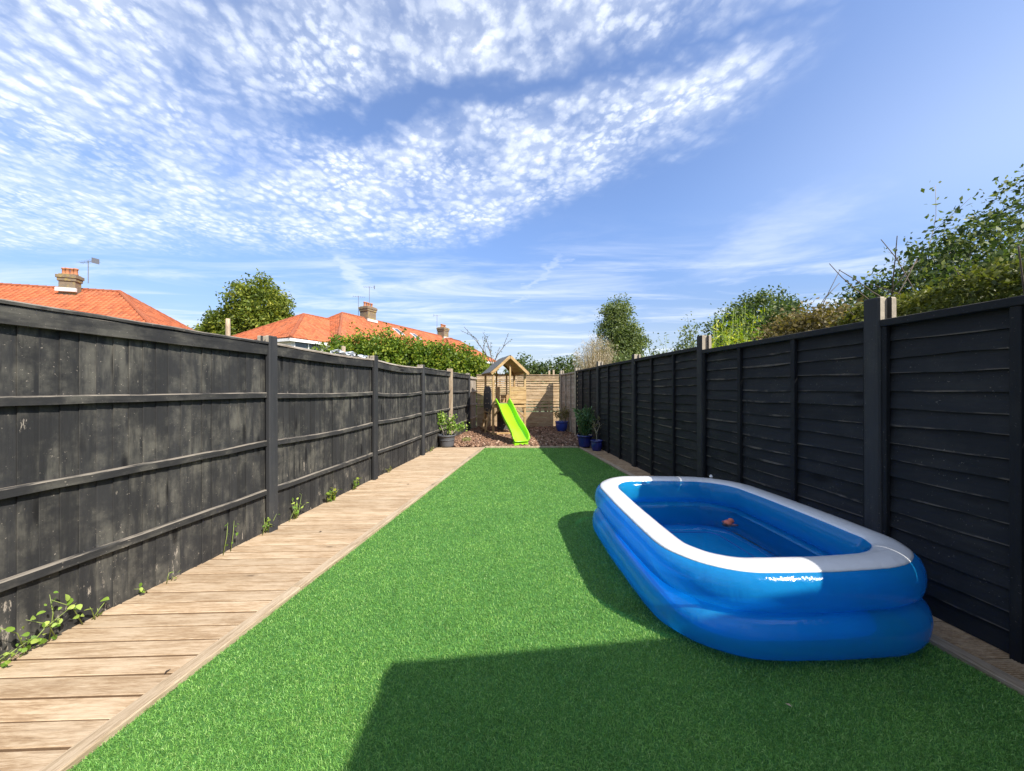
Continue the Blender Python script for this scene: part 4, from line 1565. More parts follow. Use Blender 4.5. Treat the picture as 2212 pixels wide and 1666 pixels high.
def stems_plant(name, label, loc, stems, mat_leaf, mat_stem, leaf, per_tip, spread, aspect=0.5, sr=0.007):
    """stems: list of (start, direction, length, depth)"""
    rt_ = empty(name, loc, 0, label, 'plant')
    tips = []
    mb_ = MB()
    for (s, d, l, dep) in stems:
        branching(s, d, l, sr, dep, mb_, tips, 0.5, 3)
    mb_.build('stem', M[mat_stem], rt_, smooth=True)
    tp = np.array([tuple(t) for t in tips])
    pts = np.repeat(tp, per_tip, 0) + nrng.normal(size=(len(tp) * per_tip, 3)) * spread
    leafy(rt_, 'foliage', mat_leaf, pts, leaf, aspect)
    return rt_


# grey pot on the deck end, with a light green shrub
gp = (-1.50, 8.42, 0.02)
pot('plant_pot', 'round grey plastic pot at the end of the deck path', gp, pot_prof(0.155, 0.185, 0.275, 0.018), 'grey_pot', 0.16, 0.235)
MB().lathe([(0.176, 0.150), (0.184, 0.154), (0.184, 0.166), (0.178, 0.170)], 36).build('band', M['grey_pot'], [o for o in bpy.data.objects if o.name == 'plant_pot'][0], smooth=True)
stems_plant('potted_shrub', 'small light green shrub growing in the grey pot', (gp[0], gp[1], gp[2] + 0.235),
            [((-0.06, 0, 0), (-0.35, 0, 1), 0.33, 1), ((0.05, 0.02, 0), (0.12, 0, 1), 0.30, 1), ((0.08, -0.02, 0), (0.45, 0, 0.8), 0.28, 1), ((-0.02, 0.03, 0), (-0.1, 0.2, 1), 0.34, 1)],
            'lf_lime', 'palebark', 0.058, 16, 0.042, 0.5, 0.008)
# blue pot on the bark by the back fence
bp = (1.50, 11.05, 0.045)
pot('plant_pot', 'round bright blue glazed pot standing on the bark by the back fence', bp, pot_prof(0.12, 0.185, 0.33, 0.014, 0.022), 'blue_pot', 0.16, 0.285)
stems_plant('potted_shrub', 'tawny wispy plant growing in the blue pot on bark', (bp[0], bp[1], bp[2] + 0.285),
            [((rng.uniform(-.1, .1), rng.uniform(-.1, .1), 0), (rng.uniform(-.7, .7), rng.uniform(-.5, .5), 1), rng.uniform(.2, .3), 1) for _ in range(10)],
            'lf_olive', 'palebark', 0.055, 6, 0.03, 0.35, 0.004)
# navy pots against the right fence
np1 = (1.66, 8.36, 0.03)
pot('plant_pot', 'wide dark navy glazed pot holding a bushy blue-green plant', np1, pot_prof(0.13, 0.165, 0.265, 0.02), 'navy_pot', 0.14, 0.225)
rt_ = empty('potted_shrub', (np1[0], np1[1], np1[2] + 0.225), 0, 'bushy blue-green plant growing in the wide navy pot', 'plant')
st_mb = MB()
pts, axs = [], []
for k in range(40):
    a = rng.uniform(0, 6.28)
    rr_ = rng.uniform(0.0, 0.09)
    b0 = Vector((rr_ * math.cos(a), rr_ * math.sin(a), 0))
    tip = b0 + Vector((rng.uniform(-.2, .2), rng.uniform(-.16, .16), rng.uniform(0.35, 0.68)))
    mid = b0.lerp(tip, 0.5) + Vector((0, 0, 0.05))
    st_mb.tube([b0, mid, tip], [0.005, 0.004, 0.0015], 5)
    for j in range(22):
        t = 0.18 + 0.82 * j / 21
        q_ = b0.lerp(tip, t) + Vector((rng.gauss(0, .018), rng.gauss(0, .018), rng.gauss(0, .012)))
        pts.append(tuple(q_))
        axs.append((rng.gauss(0, .6), rng.gauss(0, .6), 1.0))
st_mb.build('stem', M['greenstem'], rt_, smooth=True)
leafy(rt_, 'foliage', 'lf_blue', pts, 0.10, 0.32, np.array(axs), 0.3, 0.0)
np2 = (1.83, 7.90, 0.017)
pot('plant_pot', 'small deep blue glazed pot on the narrow deck path', np2, pot_prof(0.10, 0.122, 0.225, 0.010, 0.012), 'navy_pot', 0.10, 0.19)
stems_plant('potted_shrub', 'sparse dry little shrub growing in the small deep blue pot', (np2[0], np2[1], np2[2] + 0.19),
            [((0, 0, 0), (0.0, 0.02, 1), 0.26, 2), ((0.01, 0, 0.16), (-0.35, 0, 1), 0.16, 1), ((0, 0, 0.18), (0.3, -0.1, 1), 0.2, 1)],
            'lf_olive', 'palebark', 0.034, 2, 0.016, 0.45, 0.007)
# little plant and split log in the bark
stems_plant('bark_seedling', 'tiny yellow-green plant sprouting from the bark beside the grey pot', (-1.12, 8.95, 0.03),
            [((rng.uniform(-.08, .08), rng.uniform(-.05, .05), 0), (rng.uniform(-.6, .6), rng.uniform(-.4, .4), 1), 0.12, 0) for _ in range(12)],
            'lf_lime', 'greenstem', 0.035, 3, 0.014, 0.35, 0.003)
o = MB().tube([(-0.09, 0, 0), (0.0, 0.008, 0.004), (0.10, 0, 0)], [0.014, 0.016, 0.013], 8).build('split_log', M['palepost'], smooth=True)
o.location = (-1.10, 8.82, 0.05)
tag(o, 'short pale split log lying on the bark by the seedling', 'log')


# ------------------------------------------------------------------ weeds along the left fence
def weed(label, zc, stems, leaf, out=0.05, mat='lf_lime', reach=0.25, rise=0.3, per=4, group='weeds at the foot of the deck-side fence'):
    rt_ = empty('weed', (lx(zc) + 0.045, zc, 0.018), ANG_L, label, 'weed', group)
    mb_ = MB()
    pts = []
    for _ in range(stems):
        x0 = rng.uniform(-reach, reach) * 0.7
        p_ = Vector((x0, rng.uniform(-.015, 0.01), 0))
        L_ = rng.uniform(.4, 1.0) * rise
        dxx = rng.uniform(-1, 1) * reach * 0.7
        path = [p_, p_ + Vector((dxx * .4, -rng.uniform(0, out) * .6, L_ * .6)), p_ + Vector((dxx, -rng.uniform(0, out), L_))]
        mb_.tube(path, [0.003, 0.0024, 0.001], 5)
        for j in range(per):
            t = (j + 1) / per
            q_ = path[0].lerp(path[1], min(1, t * 2)) if t < .5 else path[1].lerp(path[2], t * 2 - 1)
            pts.append((q_.x + rng.gauss(0, .02), q_.y - abs(rng.gauss(0, .015)), max(0.01, q_.z + rng.gauss(0, .015))))
    mb_.build('stem', M['greenstem'], rt_, smooth=True)
    oval_leaves(rt_, 'foliage', mat, pts, leaf * 0.62, 0.72)
    return rt_


weed('trailing bindweed with many lime green leaves near the bindweed panel\'s middle', 1.90, 6, 0.055, 0.09, reach=0.30, rise=0.27, per=7)
weed('low creeping leafy weed where the deck meets the bindweed panel', 1.74, 9, 0.036, 0.05, reach=0.18, rise=0.09, per=4)
weed('few broad single weed leaves standing beside the bindweed', 2.16, 3, 0.07, 0.04, reach=0.10, rise=0.12, per=1)
weed('thin creeping weed stem against the bindweed panel', 2.45, 3, 0.04, 0.03, reach=0.14, rise=0.08, per=3)
weed('thin climbing weed shoot high up on the bindweed panel', 2.95, 2, 0.04, 0.03, reach=0.08, rise=0.34, per=4)
weed('small leafy weed at the foot of the post beside the bindweed panel', 3.36, 7, 0.045, 0.05, reach=0.08, rise=0.22, per=3)
weed('upright grassy weed just past the post', 3.72, 8, 0.05, 0.05, 'lf_lime', 0.12, 0.26, 3)
weed('round leafy weed at the foot of the panel with pale film', 4.35, 10, 0.06, 0.07, 'lf_hedge', 0.12, 0.18, 4)
weed('small weed tuft further along the panel with pale film', 4.85, 7, 0.05, 0.06, 'lf_hedge', 0.08, 0.15, 3)
weed('faint dry weed at the foot of the sagging panel', 5.85, 6, 0.04, 0.04, 'lf_olive', 0.16, 0.10, 3)
weed('thin weeds in front of the grey pot along the fence', 7.75, 9, 0.035, 0.05, 'lf_olive', 0.22, 0.12, 3)
weed('dark leafy ivy shoot in the corner by the short weathered panel', 11.15, 9, 0.06, 0.10, 'lf_blue', 0.12, 0.42, 5)

# a few dead leaves and specks on deck and turf
for (x, y, s_, lab) in ((-1.62, 1.72, 0.018, 'dark speck of leaf on the deck beside the bindweed panel'), (-1.78, 3.4, 0.016, 'dark speck of leaf on the deck by the second fence post'),
                        (-1.45, 5.1, 0.02, 'dark speck of leaf on the deck beside the sagging panel'),
                        (1.15, 1.52, 0.012, 'pale fleck of leaf on the shaded turf beside the pool')):
    mb_ = MB()
    mb_.add([(-s_, 0, 0.0), (0, -s_ * .4, 0.005), (s_, 0, 0.002), (0, s_ * .4, 0.006)], [(0, 1, 2, 3)])
    o = mb_.build('fallen_leaf', M['soil'] if x < -1 else M['palepost'])
    o.location = (x, y, 0.020 if x < -1.0 else 0.034)
    o.rotation_euler = (0.1, 0.05, rng.uniform(0, 6))
    tag(o, lab, 'leaf', 'fallen leaves')

# crumpled film and a stake at the top of the left fence
fm = MB()
nf_ = 26
vs_, fs_ = [], []
for i in range(nf_ + 1):
    t = i / nf_
    for j in range(5):
        s_ = j / 4
        hgt = (0.02 + 0.05 * abs(math.sin(t * 9 + 0.4)) * (1 - 0.4 * t)) * s_ + rng.uniform(-.012, .016)
        vs_.append((t * 0.85, 0.03 + 0.05 * math.sin(t * 13 + j) + 0.05 * s_ * (j % 2), hgt))
for i in range(nf_):
    for j in range(4):
        if rng.random() < 0.84:
            a = i * 5 + j
            fs_.append((a, a + 1, a + 6, a + 5))
fm.add(vs_, fs_)
o = fm.build('crumpled_film', M['plastic_film'])
o.location = (lx(4.55) - 0.02, 4.55, 1.786)
o.rotation_euler = (0, 0, ANG_L)
tag(o, 'crumpled pale plastic film caught along the top of a black fence panel', 'plastic film')
o = MB().box(-0.028, 0.028, -0.014, 0.014, 0.0, 1.955).build('wooden_stake', M['palepost'], bevel=0.003)
o.location = (lx(4.85) - 0.11, 4.85, -0.03)
o.rotation_euler = (R(-1.0), R(2.2), ANG_L)
tag(o, 'pale leaning wooden stake poking above the fence beside the crumpled film', 'stake')
o = MB().tube([(0, 0, -0.03), (0, 0, 2.36), (0.0, 0, 2.50)], [0.036, 0.034, 0.03], 10).build('timber_pole', M['palepost'], smooth=True)
o.location = (-4.66, 6.0, 0)
tag(o, 'single pale pole standing in front of the round tree behind the fence', 'pole')


# ------------------------------------------------------------------ vegetation beyond the fences
make_plant('round_tree', 'large round olive green tree between the orange roofs', 'tree', (-27.2, 38.2, 0), 'lf_round',
           [(-26.3, 38, 8.6, 3.1, 3.2, 4.0), (-29.3, 37.5, 6.8, 2.3, 2.3, 2.3), (-25.3, 38, 7.0, 2.9, 2.8, 2.9), (-27.2, 38, 5.4, 3.9, 3.3, 2.8)],
           3000, 20, 0.26, 0.30, (0.35, 4.5), shell=0.62)
HB = []
for k in range(13):
    t = k / 12
    x = -7.9 + 6.6 * t
    top = 3.25 + 0.5 * math.sin(min(1, t * 2.2) * math.pi * 0.5) - 0.75 * max(0, t - 0.32) / 0.65 + rng.uniform(-.08, .08)
    if t > 0.93:
        top = 2.75
    HB.append((x, 15.2 + 0.3 * math.sin(k * 2.1), top * 0.5, 0.68, 0.9, top * 0.51))
make_plant('laurel_hedge', 'tall fresh green hedge rising behind the black fence in front of orange roofs', 'hedge', (-4.6, 15.2, 0), 'lf_hedge', HB, 4600, 18, 0.11, 0.125, None, shell=0.6)
# twiggy sapling
rt_ = empty('sapling', (-0.78, 14.0, 0), 0, 'thin twiggy sapling with few dark leaves rising behind the play tower roof', 'tree')
tb, tips = MB(), []
tb.tube([(0, 0, -0.03), (0.02, 0, 1.2), (0.05, 0, 2.3)], [0.045, 0.036, 0.028], 7)
for d_, l_ in (((-0.42, 0, 1), 1.25), ((0.30, 0.1, 1), 0.85), ((-0.15, 0.2, 1), 0.9)):
    branching((0.05, 0, 2.2), d_, l_, 0.022, 1, tb, tips, 0.28, 4, nseg=5)
tb.build('trunk', M['bark'], rt_, smooth=True)
tp = np.array([tuple(t) for t in tips])
leafy(rt_, 'foliage', 'lf_dark', np.repeat(tp, 2, 0) + nrng.normal(size=(len(tp) * 2, 3)) * 0.04, 0.06)
# low dark shrubs beyond the back fence
for i, (x, w, h, lab) in enumerate(((0.55, 0.75, 3.0, 'dark green shrub just past the play tower roof behind the back fence'), (1.65, 0.6, 2.7, 'lower dark shrub in the dip behind the slatted back fence'), (2.65, 0.8, 3.05, 'dark green shrub behind the stakes of the back fence'))):
    make_plant('garden_shrub', lab, 'shrub', (x, 18.0, 0), 'lf_dark', [(x, 18, h * 0.72, w, 0.7, h * 0.28), (x - 0.3, 17.8, h * 0.5, w, 0.7, h * 0.4), (x + 0.35, 18.1, h * 0.55, w, 0.7, h * 0.35)],
               330, 14, 0.11, 0.125, (0.06, 1.4), group='shrubs behind the back fence')


# pale plume grass
def plume(name, label, loc, w, h, n, mat='lf_straw'):
    rt_ = empty(name, loc, 0, label, 'ornamental grass')
    a = nrng.random(n) * 6.283
    r0 = nrng.random(n) * w * 0.35
    b = np.stack([r0 * np.cos(a), r0 * np.sin(a) * .7, np.zeros(n)], 1)
    lean = nrng.random(n) * w
    hh = h * (0.62 + 0.4 * nrng.random(n)) * (1.0 - 0.22 * lean / w)
    t = b + np.stack([lean * np.cos(a), lean * np.sin(a) * .7, hh], 1)
    m_ = b * 0.55 + t * 0.45 + np.stack([np.zeros(n), np.zeros(n), hh * 0.16], 1)
    fa = nrng.random(n) * 3.14
    s_ = np.stack([np.cos(fa), np.sin(fa), np.zeros(n)], 1) * 0.010
    vs_ = np.stack([b - s_, b + s_, m_ + s_ * 1.1, m_ - s_ * 1.1, t], 1).reshape(-1, 3)
    bb = (np.arange(n) * 5)[:, None]
    fs_ = np.concatenate([bb + np.array([[0, 1, 2]]), bb + np.array([[0, 2, 3]]), bb + np.array([[3, 2, 4]])], 1).reshape(-1, 3)
    np_mesh('blades', vs_, fs_, M[mat], np.repeat(nrng.random(n), 3), parent=rt_)
    # feathery heads
    k = n // 2
    hd = np.repeat(t[:k], 9, 0) + nrng.normal(size=(k * 9, 3)) * np.array([0.035, 0.035, 0.10])
    leafy(rt_, 'plumes', mat, hd, 0.075, 0.2, np.tile(np.array([[0, 0, 1.0]]), (len(hd), 1)), 0.4, 0.0)
    return rt_


plume('plume_grass', 'pale straw coloured plume grass standing above the weathered fence corner', (3.35, 14.5, 0), 0.85, 3.45, 1300)
make_plant('garden_shrub', 'grey green leafy shrub between the plume grass and the black fence', 'shrub', (4.35, 14.0, 0), 'lf_birch', [(4.3, 14, 1.9, 0.6, 0.6, 0.95), (5.0, 14.2, 1.7, 0.55, 0.5, 0.8)], 260, 14, 0.11, 0.10, (0.05, 1.0))
make_plant('birch_tree', 'slender grey-green tree standing alone behind the plume grass', 'tree', (7.1, 24.0, 0), 'lf_birch',
           [(7.0, 24, 6.4, 0.85, 0.8, 1.0), (6.8, 24, 5.2, 1.2, 1.0, 1.3), (7.6, 24, 4.4, 1.3, 1.1, 1.3), (7.0, 24, 3.4, 1.7, 1.3, 1.4), (7.6, 24.2, 2.4, 1.5, 1.1, 1.2), (6.2, 24, 6.4, 0.35, 0.3, 0.55)],
           1300, 18, 0.17, 0.15, (0.14, 4.2), shell=0.35)


def twiggy(name, label, loc, stems, mat_leaf, leaf, per_tip, spread, r0=0.02, bark='bark', lspread=0.5, kids=3, cat='shrub', blobs=None, bl=None):
    rt2 = empty(name, loc, 0, label, cat)
    mb_, tips = MB(), []
    for s, d, l, dep in stems:
        branching(s, d, l, r0, dep, mb_, tips, lspread, kids)
    mb_.build('branches', M[bark], rt2, smooth=True)
    tp_ = np.array([tuple(t) for t in tips])
    pts_ = np.repeat(tp_, per_tip, 0) + nrng.normal(size=(len(tp_) * per_tip, 3)) * spread
    if blobs:
        ps, _t = crown_points(blobs, bl[0], bl[1], bl[2], 0.3)
        pts_ = np.concatenate([pts_, ps - np.array(loc)])
    pts_ = pts_[pts_[:, 2] > 0.03]
    leafy(rt2, 'foliage', mat_leaf, pts_, leaf, 0.55)
    return rt2


twiggy('rambling_rose', 'straggling rambling rose arching above the black fence beside the slender tree', (4.05, 9.2, 0),
       [((rng.uniform(-.3, .4), rng.uniform(-.2, .2), 0), (rng.uniform(-.25, .3), 0, 1), rng.uniform(1.15, 1.5), 2) for _ in range(7)], 'lf_birch', 0.065, 6, 0.06, 0.020, 'greenstem', 0.34, 3,
       blobs=[(3.9, 9.2, 1.9, 0.55, 0.3, 0.5), (4.5, 9.3, 2.2, 0.4, 0.3, 0.55), (4.45, 9.2, 2.8, 0.2, 0.2, 0.35)], bl=(170, 10, 0.07))
make_plant('garden_shrub', 'large rounded dark green shrub behind the yellow-green bamboo', 'shrub', (7.7, 11.4, 0), 'lf_dark',
           [(7.9, 11.4, 3.45, 1.05, 0.9, 0.95), (6.7, 11.2, 2.95, 0.75, 0.7, 0.9), (8.6, 11.6, 3.15, 0.75, 0.7, 0.9), (7.6, 11.3, 1.8, 1.6, 0.9, 1.3)], 1500, 16, 0.10, 0.095, (0.10, 1.6), shell=0.55)


def bamboo(name, label, loc, n, w, h):
    rt2 = empty(name, loc, 0, label, 'bamboo')
    mb_ = MB()
    pts_, ax_ = [], []
    for _ in range(n):
        a = rng.uniform(0, 6.283)
        b = Vector((rng.uniform(-w, w) * .8, rng.uniform(-.3, .3), 0))
        top = b + Vector((rng.uniform(-.35, .35), rng.uniform(-.25, .25), h * rng.uniform(.72, 1.0)))
        mid = b.lerp(top, .55) + Vector((0, 0, .1))
        mb_.tube([b, mid, top], [0.012, 0.009, 0.003], 5)
        for j in range(46):
            t = 0.35 + 0.65 * rng.random()
            q_ = b.lerp(top, t)
            off = Vector((rng.gauss(0, 1), rng.gauss(0, 1), rng.gauss(0, .4)))
            pts_.append(tuple(q_ + off * 0.13 * (1.15 - t * 0.6)))
            ax_.append((off.x, off.y, off.z + 0.5))
    mb_.build('canes', M['greenstem'], rt2, smooth=True)
    leafy(rt2, 'foliage', 'lf_yellow', pts_, 0.13, 0.2, np.array(ax_), 0.5, 0.2)
    return rt2


bamboo('bamboo_clump', 'bright yellow-green bamboo rising above the black fence behind the pool', (5.75, 9.0, 0), 95, 0.85, 3.4)
bamboo('bamboo_clump', 'low yellow-green bamboo shoots between the rambling rose and the tall bamboo', (4.95, 8.6, 0), 30, 0.4, 2.7)


def hedge(name, label, x0, x1, y0, y1, h, mat, n, leaf, skew=-0.0845, cat='hedge', fuzz=0.05, wav=0.05):
    rt2 = empty(name, ((x0 + x1) / 2, (y0 + y1) / 2, 0), 0, label, cat)
    c0 = np.array([(x0 + x1) / 2, (y0 + y1) / 2, 0])
    y = y0 + (y1 - y0) * nrng.random(n)
    face = nrng.random(n)
    x = x0 + (x1 - x0) * nrng.random(n)
    z = h * nrng.random(n) ** 0.7
    top = face < 0.45
    z = np.where(top, h, z)
    side = (face >= 0.45) & (face < 0.85)
    x = np.where(side, x0, x)
    back = face >= 0.93
    x = np.where(back, x1, x)
    endm = (face >= 0.85) & (face < 0.93)
    y = np.where(endm, np.where(nrng.random(n) < .5, y0, y1), y)
    # rounded shoulders and uneven growth
    bulge = wav * np.sin(y * 3.7 + z * 2.1) + wav * 0.6 * np.sin(y * 9.1 + 1.0 + x * 4) + wav * 0.5 * np.sin(x * 6.0 + y * 5.0)
    sh = np.clip((z - (h - 0.18)) / 0.18, 0, 1)
    x = np.where(side, x + 0.10 * sh - bulge * 0.8, x)
    z = np.where(top, z + bulge - 0.10 * np.clip(1 - (x - x0) / 0.15, 0, 1), z)
    pts_ = np.stack([x + (y - y0) * skew, y, z], 1) + nrng.normal(size=(n, 3)) * fuzz
    pts_ = pts_[pts_[:, 2] > 0.03]
    vs_, fs_ = leaf_arrays(pts_ - c0, leaf, 0.55, 0.4)
    tone = 0.5 + 0.28 * np.sin(pts_[:, 1] * 4.2 + pts_[:, 2] * 5) * np.sin(pts_[:, 0] * 3 + pts_[:, 2] * 7)
    np_mesh('foliage', vs_, fs_, M[mat], np.clip(tone * 0.6 + 0.45 * nrng.random(len(pts_)) - 0.03, 0, 1), parent=rt2)
    # dark woody core
    mb_ = MB()
    k = 0
    yy = y0 + 0.15
    while yy < y1 - 0.05:
        xx = (x0 + x1) / 2 + (yy - y0) * skew + rng.uniform(-.1, .1)
        tips = []
        branching((xx - c0[0], yy - c0[1], -0.02), (rng.uniform(-.2, .2), 0, 1), h * 0.62, 0.022, 2, mb_, tips, 0.5, 3)
        yy += 0.32
    mb_.build('stems', M['bark'], rt2, smooth=True)
    return rt2


hedge('clipped_hedge', 'clipped green hedge topping the black fence behind the pool', 3.42, 4.9, 0.6, 3.55, 2.12, 'lf_clip', 52000, 0.040, fuzz=0.035)
hedge('dry_hedge', 'dry brown patchy hedge showing above the fence next to the clipped hedge', 3.20, 4.1, 3.62, 4.55, 2.03, 'lf_dry', 13000, 0.048, fuzz=0.085, wav=0.09)
make_plant('leafy_shrub', 'dense dark leafy shrub behind the clipped hedge', 'shrub', (6.0, 5.3, 0), 'lf_dark',
           [(5.7, 5.9, 2.2, 0.8, 0.7, 0.75), (6.5, 5.2, 2.4, 0.9, 0.8, 0.85), (5.2, 5.2, 1.9, 0.7, 0.6, 0.75), (7.0, 4.8, 2.0, 0.8, 0.8, 1.2), (5.2, 6.8, 2.15, 0.5, 0.5, 0.7), (6.2, 5.4, 1.2, 1.5, 0.9, 1.0)], 1700, 14, 0.08, 0.075, (0.09, 1.6), shell=0.5)
rng = random.Random(21)
twiggy('open_tree', 'open twiggy tree with small dark leaves above the clipped hedge', (6.7, 5.6, 0),
       [((0, 0, 0), (-0.10, 0, 1), 1.7, 3), ((0.3, -0.3, 0), (0.10, -0.05, 1), 1.85, 3), ((-0.5, 0.3, 0), (-0.18, 0.1, 1), 1.5, 3), ((0.6, -0.3, 0), (0.14, 0, 1), 2.2, 3), ((-0.2, 0.0, 0), (0.02, 0.05, 1), 1.8, 3), ((0.9, -0.2, 0), (0.08, 0.0, 1), 2.2, 3)],
       'lf_dark', 0.075, 6, 0.065, 0.034, 'palebark', 0.34, 4, cat='tree',
       blobs=[(6.3, 5.6, 3.1, 0.55, 0.4, 0.5), (5.75, 5.8, 2.75, 0.4, 0.4, 0.4), (6.9, 5.5, 3.4, 0.5, 0.4, 0.55), (7.5, 5.6, 3.6, 0.45, 0.4, 0.6), (7.75, 5.6, 4.3, 0.28, 0.25, 0.3), (7.0, 5.4, 2.7, 0.9, 0.4, 0.45)], bl=(430, 12, 0.085))
twiggy('open_tree', 'straggling tree with bare twig ends beyond the dry hedge', (5.35, 7.0, 0),
       [((0, 0, 0), (-0.05, 0, 1), 1.35, 3), ((0.3, 0, 0), (0.12, 0, 1), 1.3, 3)],
       'lf_dark', 0.075, 5, 0.06, 0.024, 'bark', 0.36, 3, cat='tree',
       blobs=[(5.2, 7.0, 2.55, 0.4, 0.3, 0.4)], bl=(110, 11, 0.07))


# ------------------------------------------------------------------ houses beyond
def tile_slope(poly, name, parent, tw=0.26, th=0.28):
    """real overlapping pantiles over a planar polygon; poly[0]->poly[1] is the eave"""
    P = [Vector(p_) for p_ in poly]
    e = (P[1] - P[0]).normalized()
    nrm = (P[1] - P[0]).cross(P[2] - P[0]).normalized()
    if nrm.z < 0:
        nrm = -nrm
    s = nrm.cross(e).normalized()
    if s.z < 0:
        s = -s
    uvp = [((q_ - P[0]).dot(e), (q_ - P[0]).dot(s)) for q_ in P]

    def inside(a, b):
        c = False
        j = len(uvp) - 1
        for i in range(len(uvp)):
            (xi, yi), (xj, yj) = uvp[i], uvp[j]
            if (yi > b) != (yj > b) and a < (xj - xi) * (b - yi) / (yj - yi) + xi:
                c = not c
            j = i
        return c
    umin, umax = min(a for a, _ in uvp), max(a for a, _ in uvp)
    vmax = max(b for _, b in uvp)
    prof = [(-0.5, 0.0), (-0.25, 0.008), (0.05, 0.045), (0.3, 0.045), (0.5, 0.006)]
    vs_, fs_, rn = [], [], []
    k = 0
    row = 0
    b = th * 0.5
    while b < vmax + th * .4:
        a = umin + tw * 0.5
        while a < umax:
            if inside(a, min(b, vmax - 0.02)):
                r_ = rng.random()
                n0 = len(vs_)
                lift = rng.uniform(0, .006)
                for (dv, zz) in ((-0.56, 0.034 + lift), (0.56, 0.010 + lift)):
                    for du, h_ in prof:
                        vs_.append(P[0] + e * (a + du * tw) + s * (b + dv * th) + nrm * (zz + h_))
                for du, h_ in prof:
                    vs_.append(P[0] + e * (a + du * tw) + s * (b - 0.56 * th) + nrm * (-0.004 + h_ * 0.3))
                m_ = len(prof)
                for i in range(m_ - 1):
                    fs_.append((n0 + i, n0 + i + 1, n0 + m_ + i + 1, n0 + m_ + i))
                    fs_.append((n0 + 2 * m_ + i, n0 + 2 * m_ + i + 1, n0 + i + 1, n0 + i))
                    rn += [r_, r_ * 0.7]
            a += tw
        b += th
    o_ = np_mesh(name, [tuple(x) for x in vs_], fs_, M['tiles'], rn, parent=parent)
    o_['kind'] = 'stuff'
    return o_


def planar(name, poly, mat, parent, drop=0.012):
    P = [Vector(p_) for p_ in poly]
    n = (P[1] - P[0]).cross(P[2] - P[0]).normalized()
    if n.z < 0:
        n = -n
    k = len(P)
    vs_ = [p_ - n * drop for p_ in P] + [p_ - n * (drop + 0.10) for p_ in P]
    fs_ = [tuple(range(k)), tuple(range(2 * k - 1, k - 1, -1))] + [(i, k + i, k + (i + 1) % k, (i + 1) % k) for i in range(k)]
    return MB().add(vs_, fs_).build(name, mat, parent)


def ridge_caps(parent, a, b, name='ridge_tile', step=0.42):
    a, b = Vector(a), Vector(b)
    n = max(1, int((b - a).length / step))
    d = (b - a) / n
    me = None
    for i in range(n):
        p0, p1 = a + d * i, a + d * (i + 1.04)
        MB().tube([p0 + Vector((0, 0, .02)), p1 + Vector((0, 0, .035))], [0.115, 0.125], 8).build(name, M['tiles'], parent)


def chimney(parent, loc, w, d, h, rz, pots, flash=True):
    c = MB().box(-w / 2, w / 2, -d / 2, d / 2, -1.2, h).build('chimney', M['brick'], parent, loc=loc, rot=(0, 0, rz))
    MB().box(-w / 2 - 0.06, w / 2 + 0.06, -d / 2 - 0.06, d / 2 + 0.06, h - 0.42, h - 0.22).build('corbel', M['brick'], c, bevel=0.02)
    MB().box(-w / 2 - 0.11, w / 2 + 0.11, -d / 2 - 0.11, d / 2 + 0.11, h - 0.22, h + 0.0).build('corbel', M['brick'], c, bevel=0.02)
    MB().box(-w / 2 - 0.02, w / 2 + 0.02, -d / 2 - 0.02, d / 2 + 0.02, h + 0.002, h + 0.07).build('flaunching', M['brick'], c, bevel=0.03)
    for i in range(pots):
        x = -w / 2 + w * (i + 0.5) / pots
        MB().lathe([(0.12, h + 0.05), (0.13, h + 0.09), (0.105, h + 0.16), (0.10, h + 0.40), (0.13, h + 0.42), (0.13, h + 0.50), (0.09, h + 0.50), (0.085, h + 0.3)], 14).build('chimney_pot', M['potclay'], c, smooth=True, loc=(x, rng.uniform(-.05, .05), 0))
    if flash:
        MB().box(-w / 2 - 0.10, w / 2 + 0.10, -d / 2 - 0.16, -d / 2 + 0.02, -0.42, -0.16).build('flashing', M['lead'], c, bevel=0.02)
    return c


def aerial(parent, loc, h, boom_dir, n=7, L=1.1):
    m_ = MB()
    m_.tube([(0, 0, 0), (0, 0, h)], 0.022, 6)
    b = Vector((math.cos(boom_dir), math.sin(boom_dir), 0))
    c = Vector((-b.y, b.x, 0))
    z_ = Vector((0, 0, h - 0.08))
    m_.tube([z_ - b * L * .45, z_ + b * L * .55], 0.012, 5)
    for i in range(n):
        q_ = z_ + b * L * (-0.42 + 0.95 * i / (n - 1))
        l_ = 0.30 - 0.02 * i
        m_.tube([q_ - c * l_, q_ + c * l_], 0.008, 4)
    m_.add([tuple(z_ - b * L * .47 + c * a + Vector((0, 0, e_))) for a, e_ in ((-.2, -.18), (.2, -.18), (.2, .18), (-.2, .18))], [(0, 1, 2, 3)])
    return m_.build('aerial', M['metal'], parent, loc=loc)


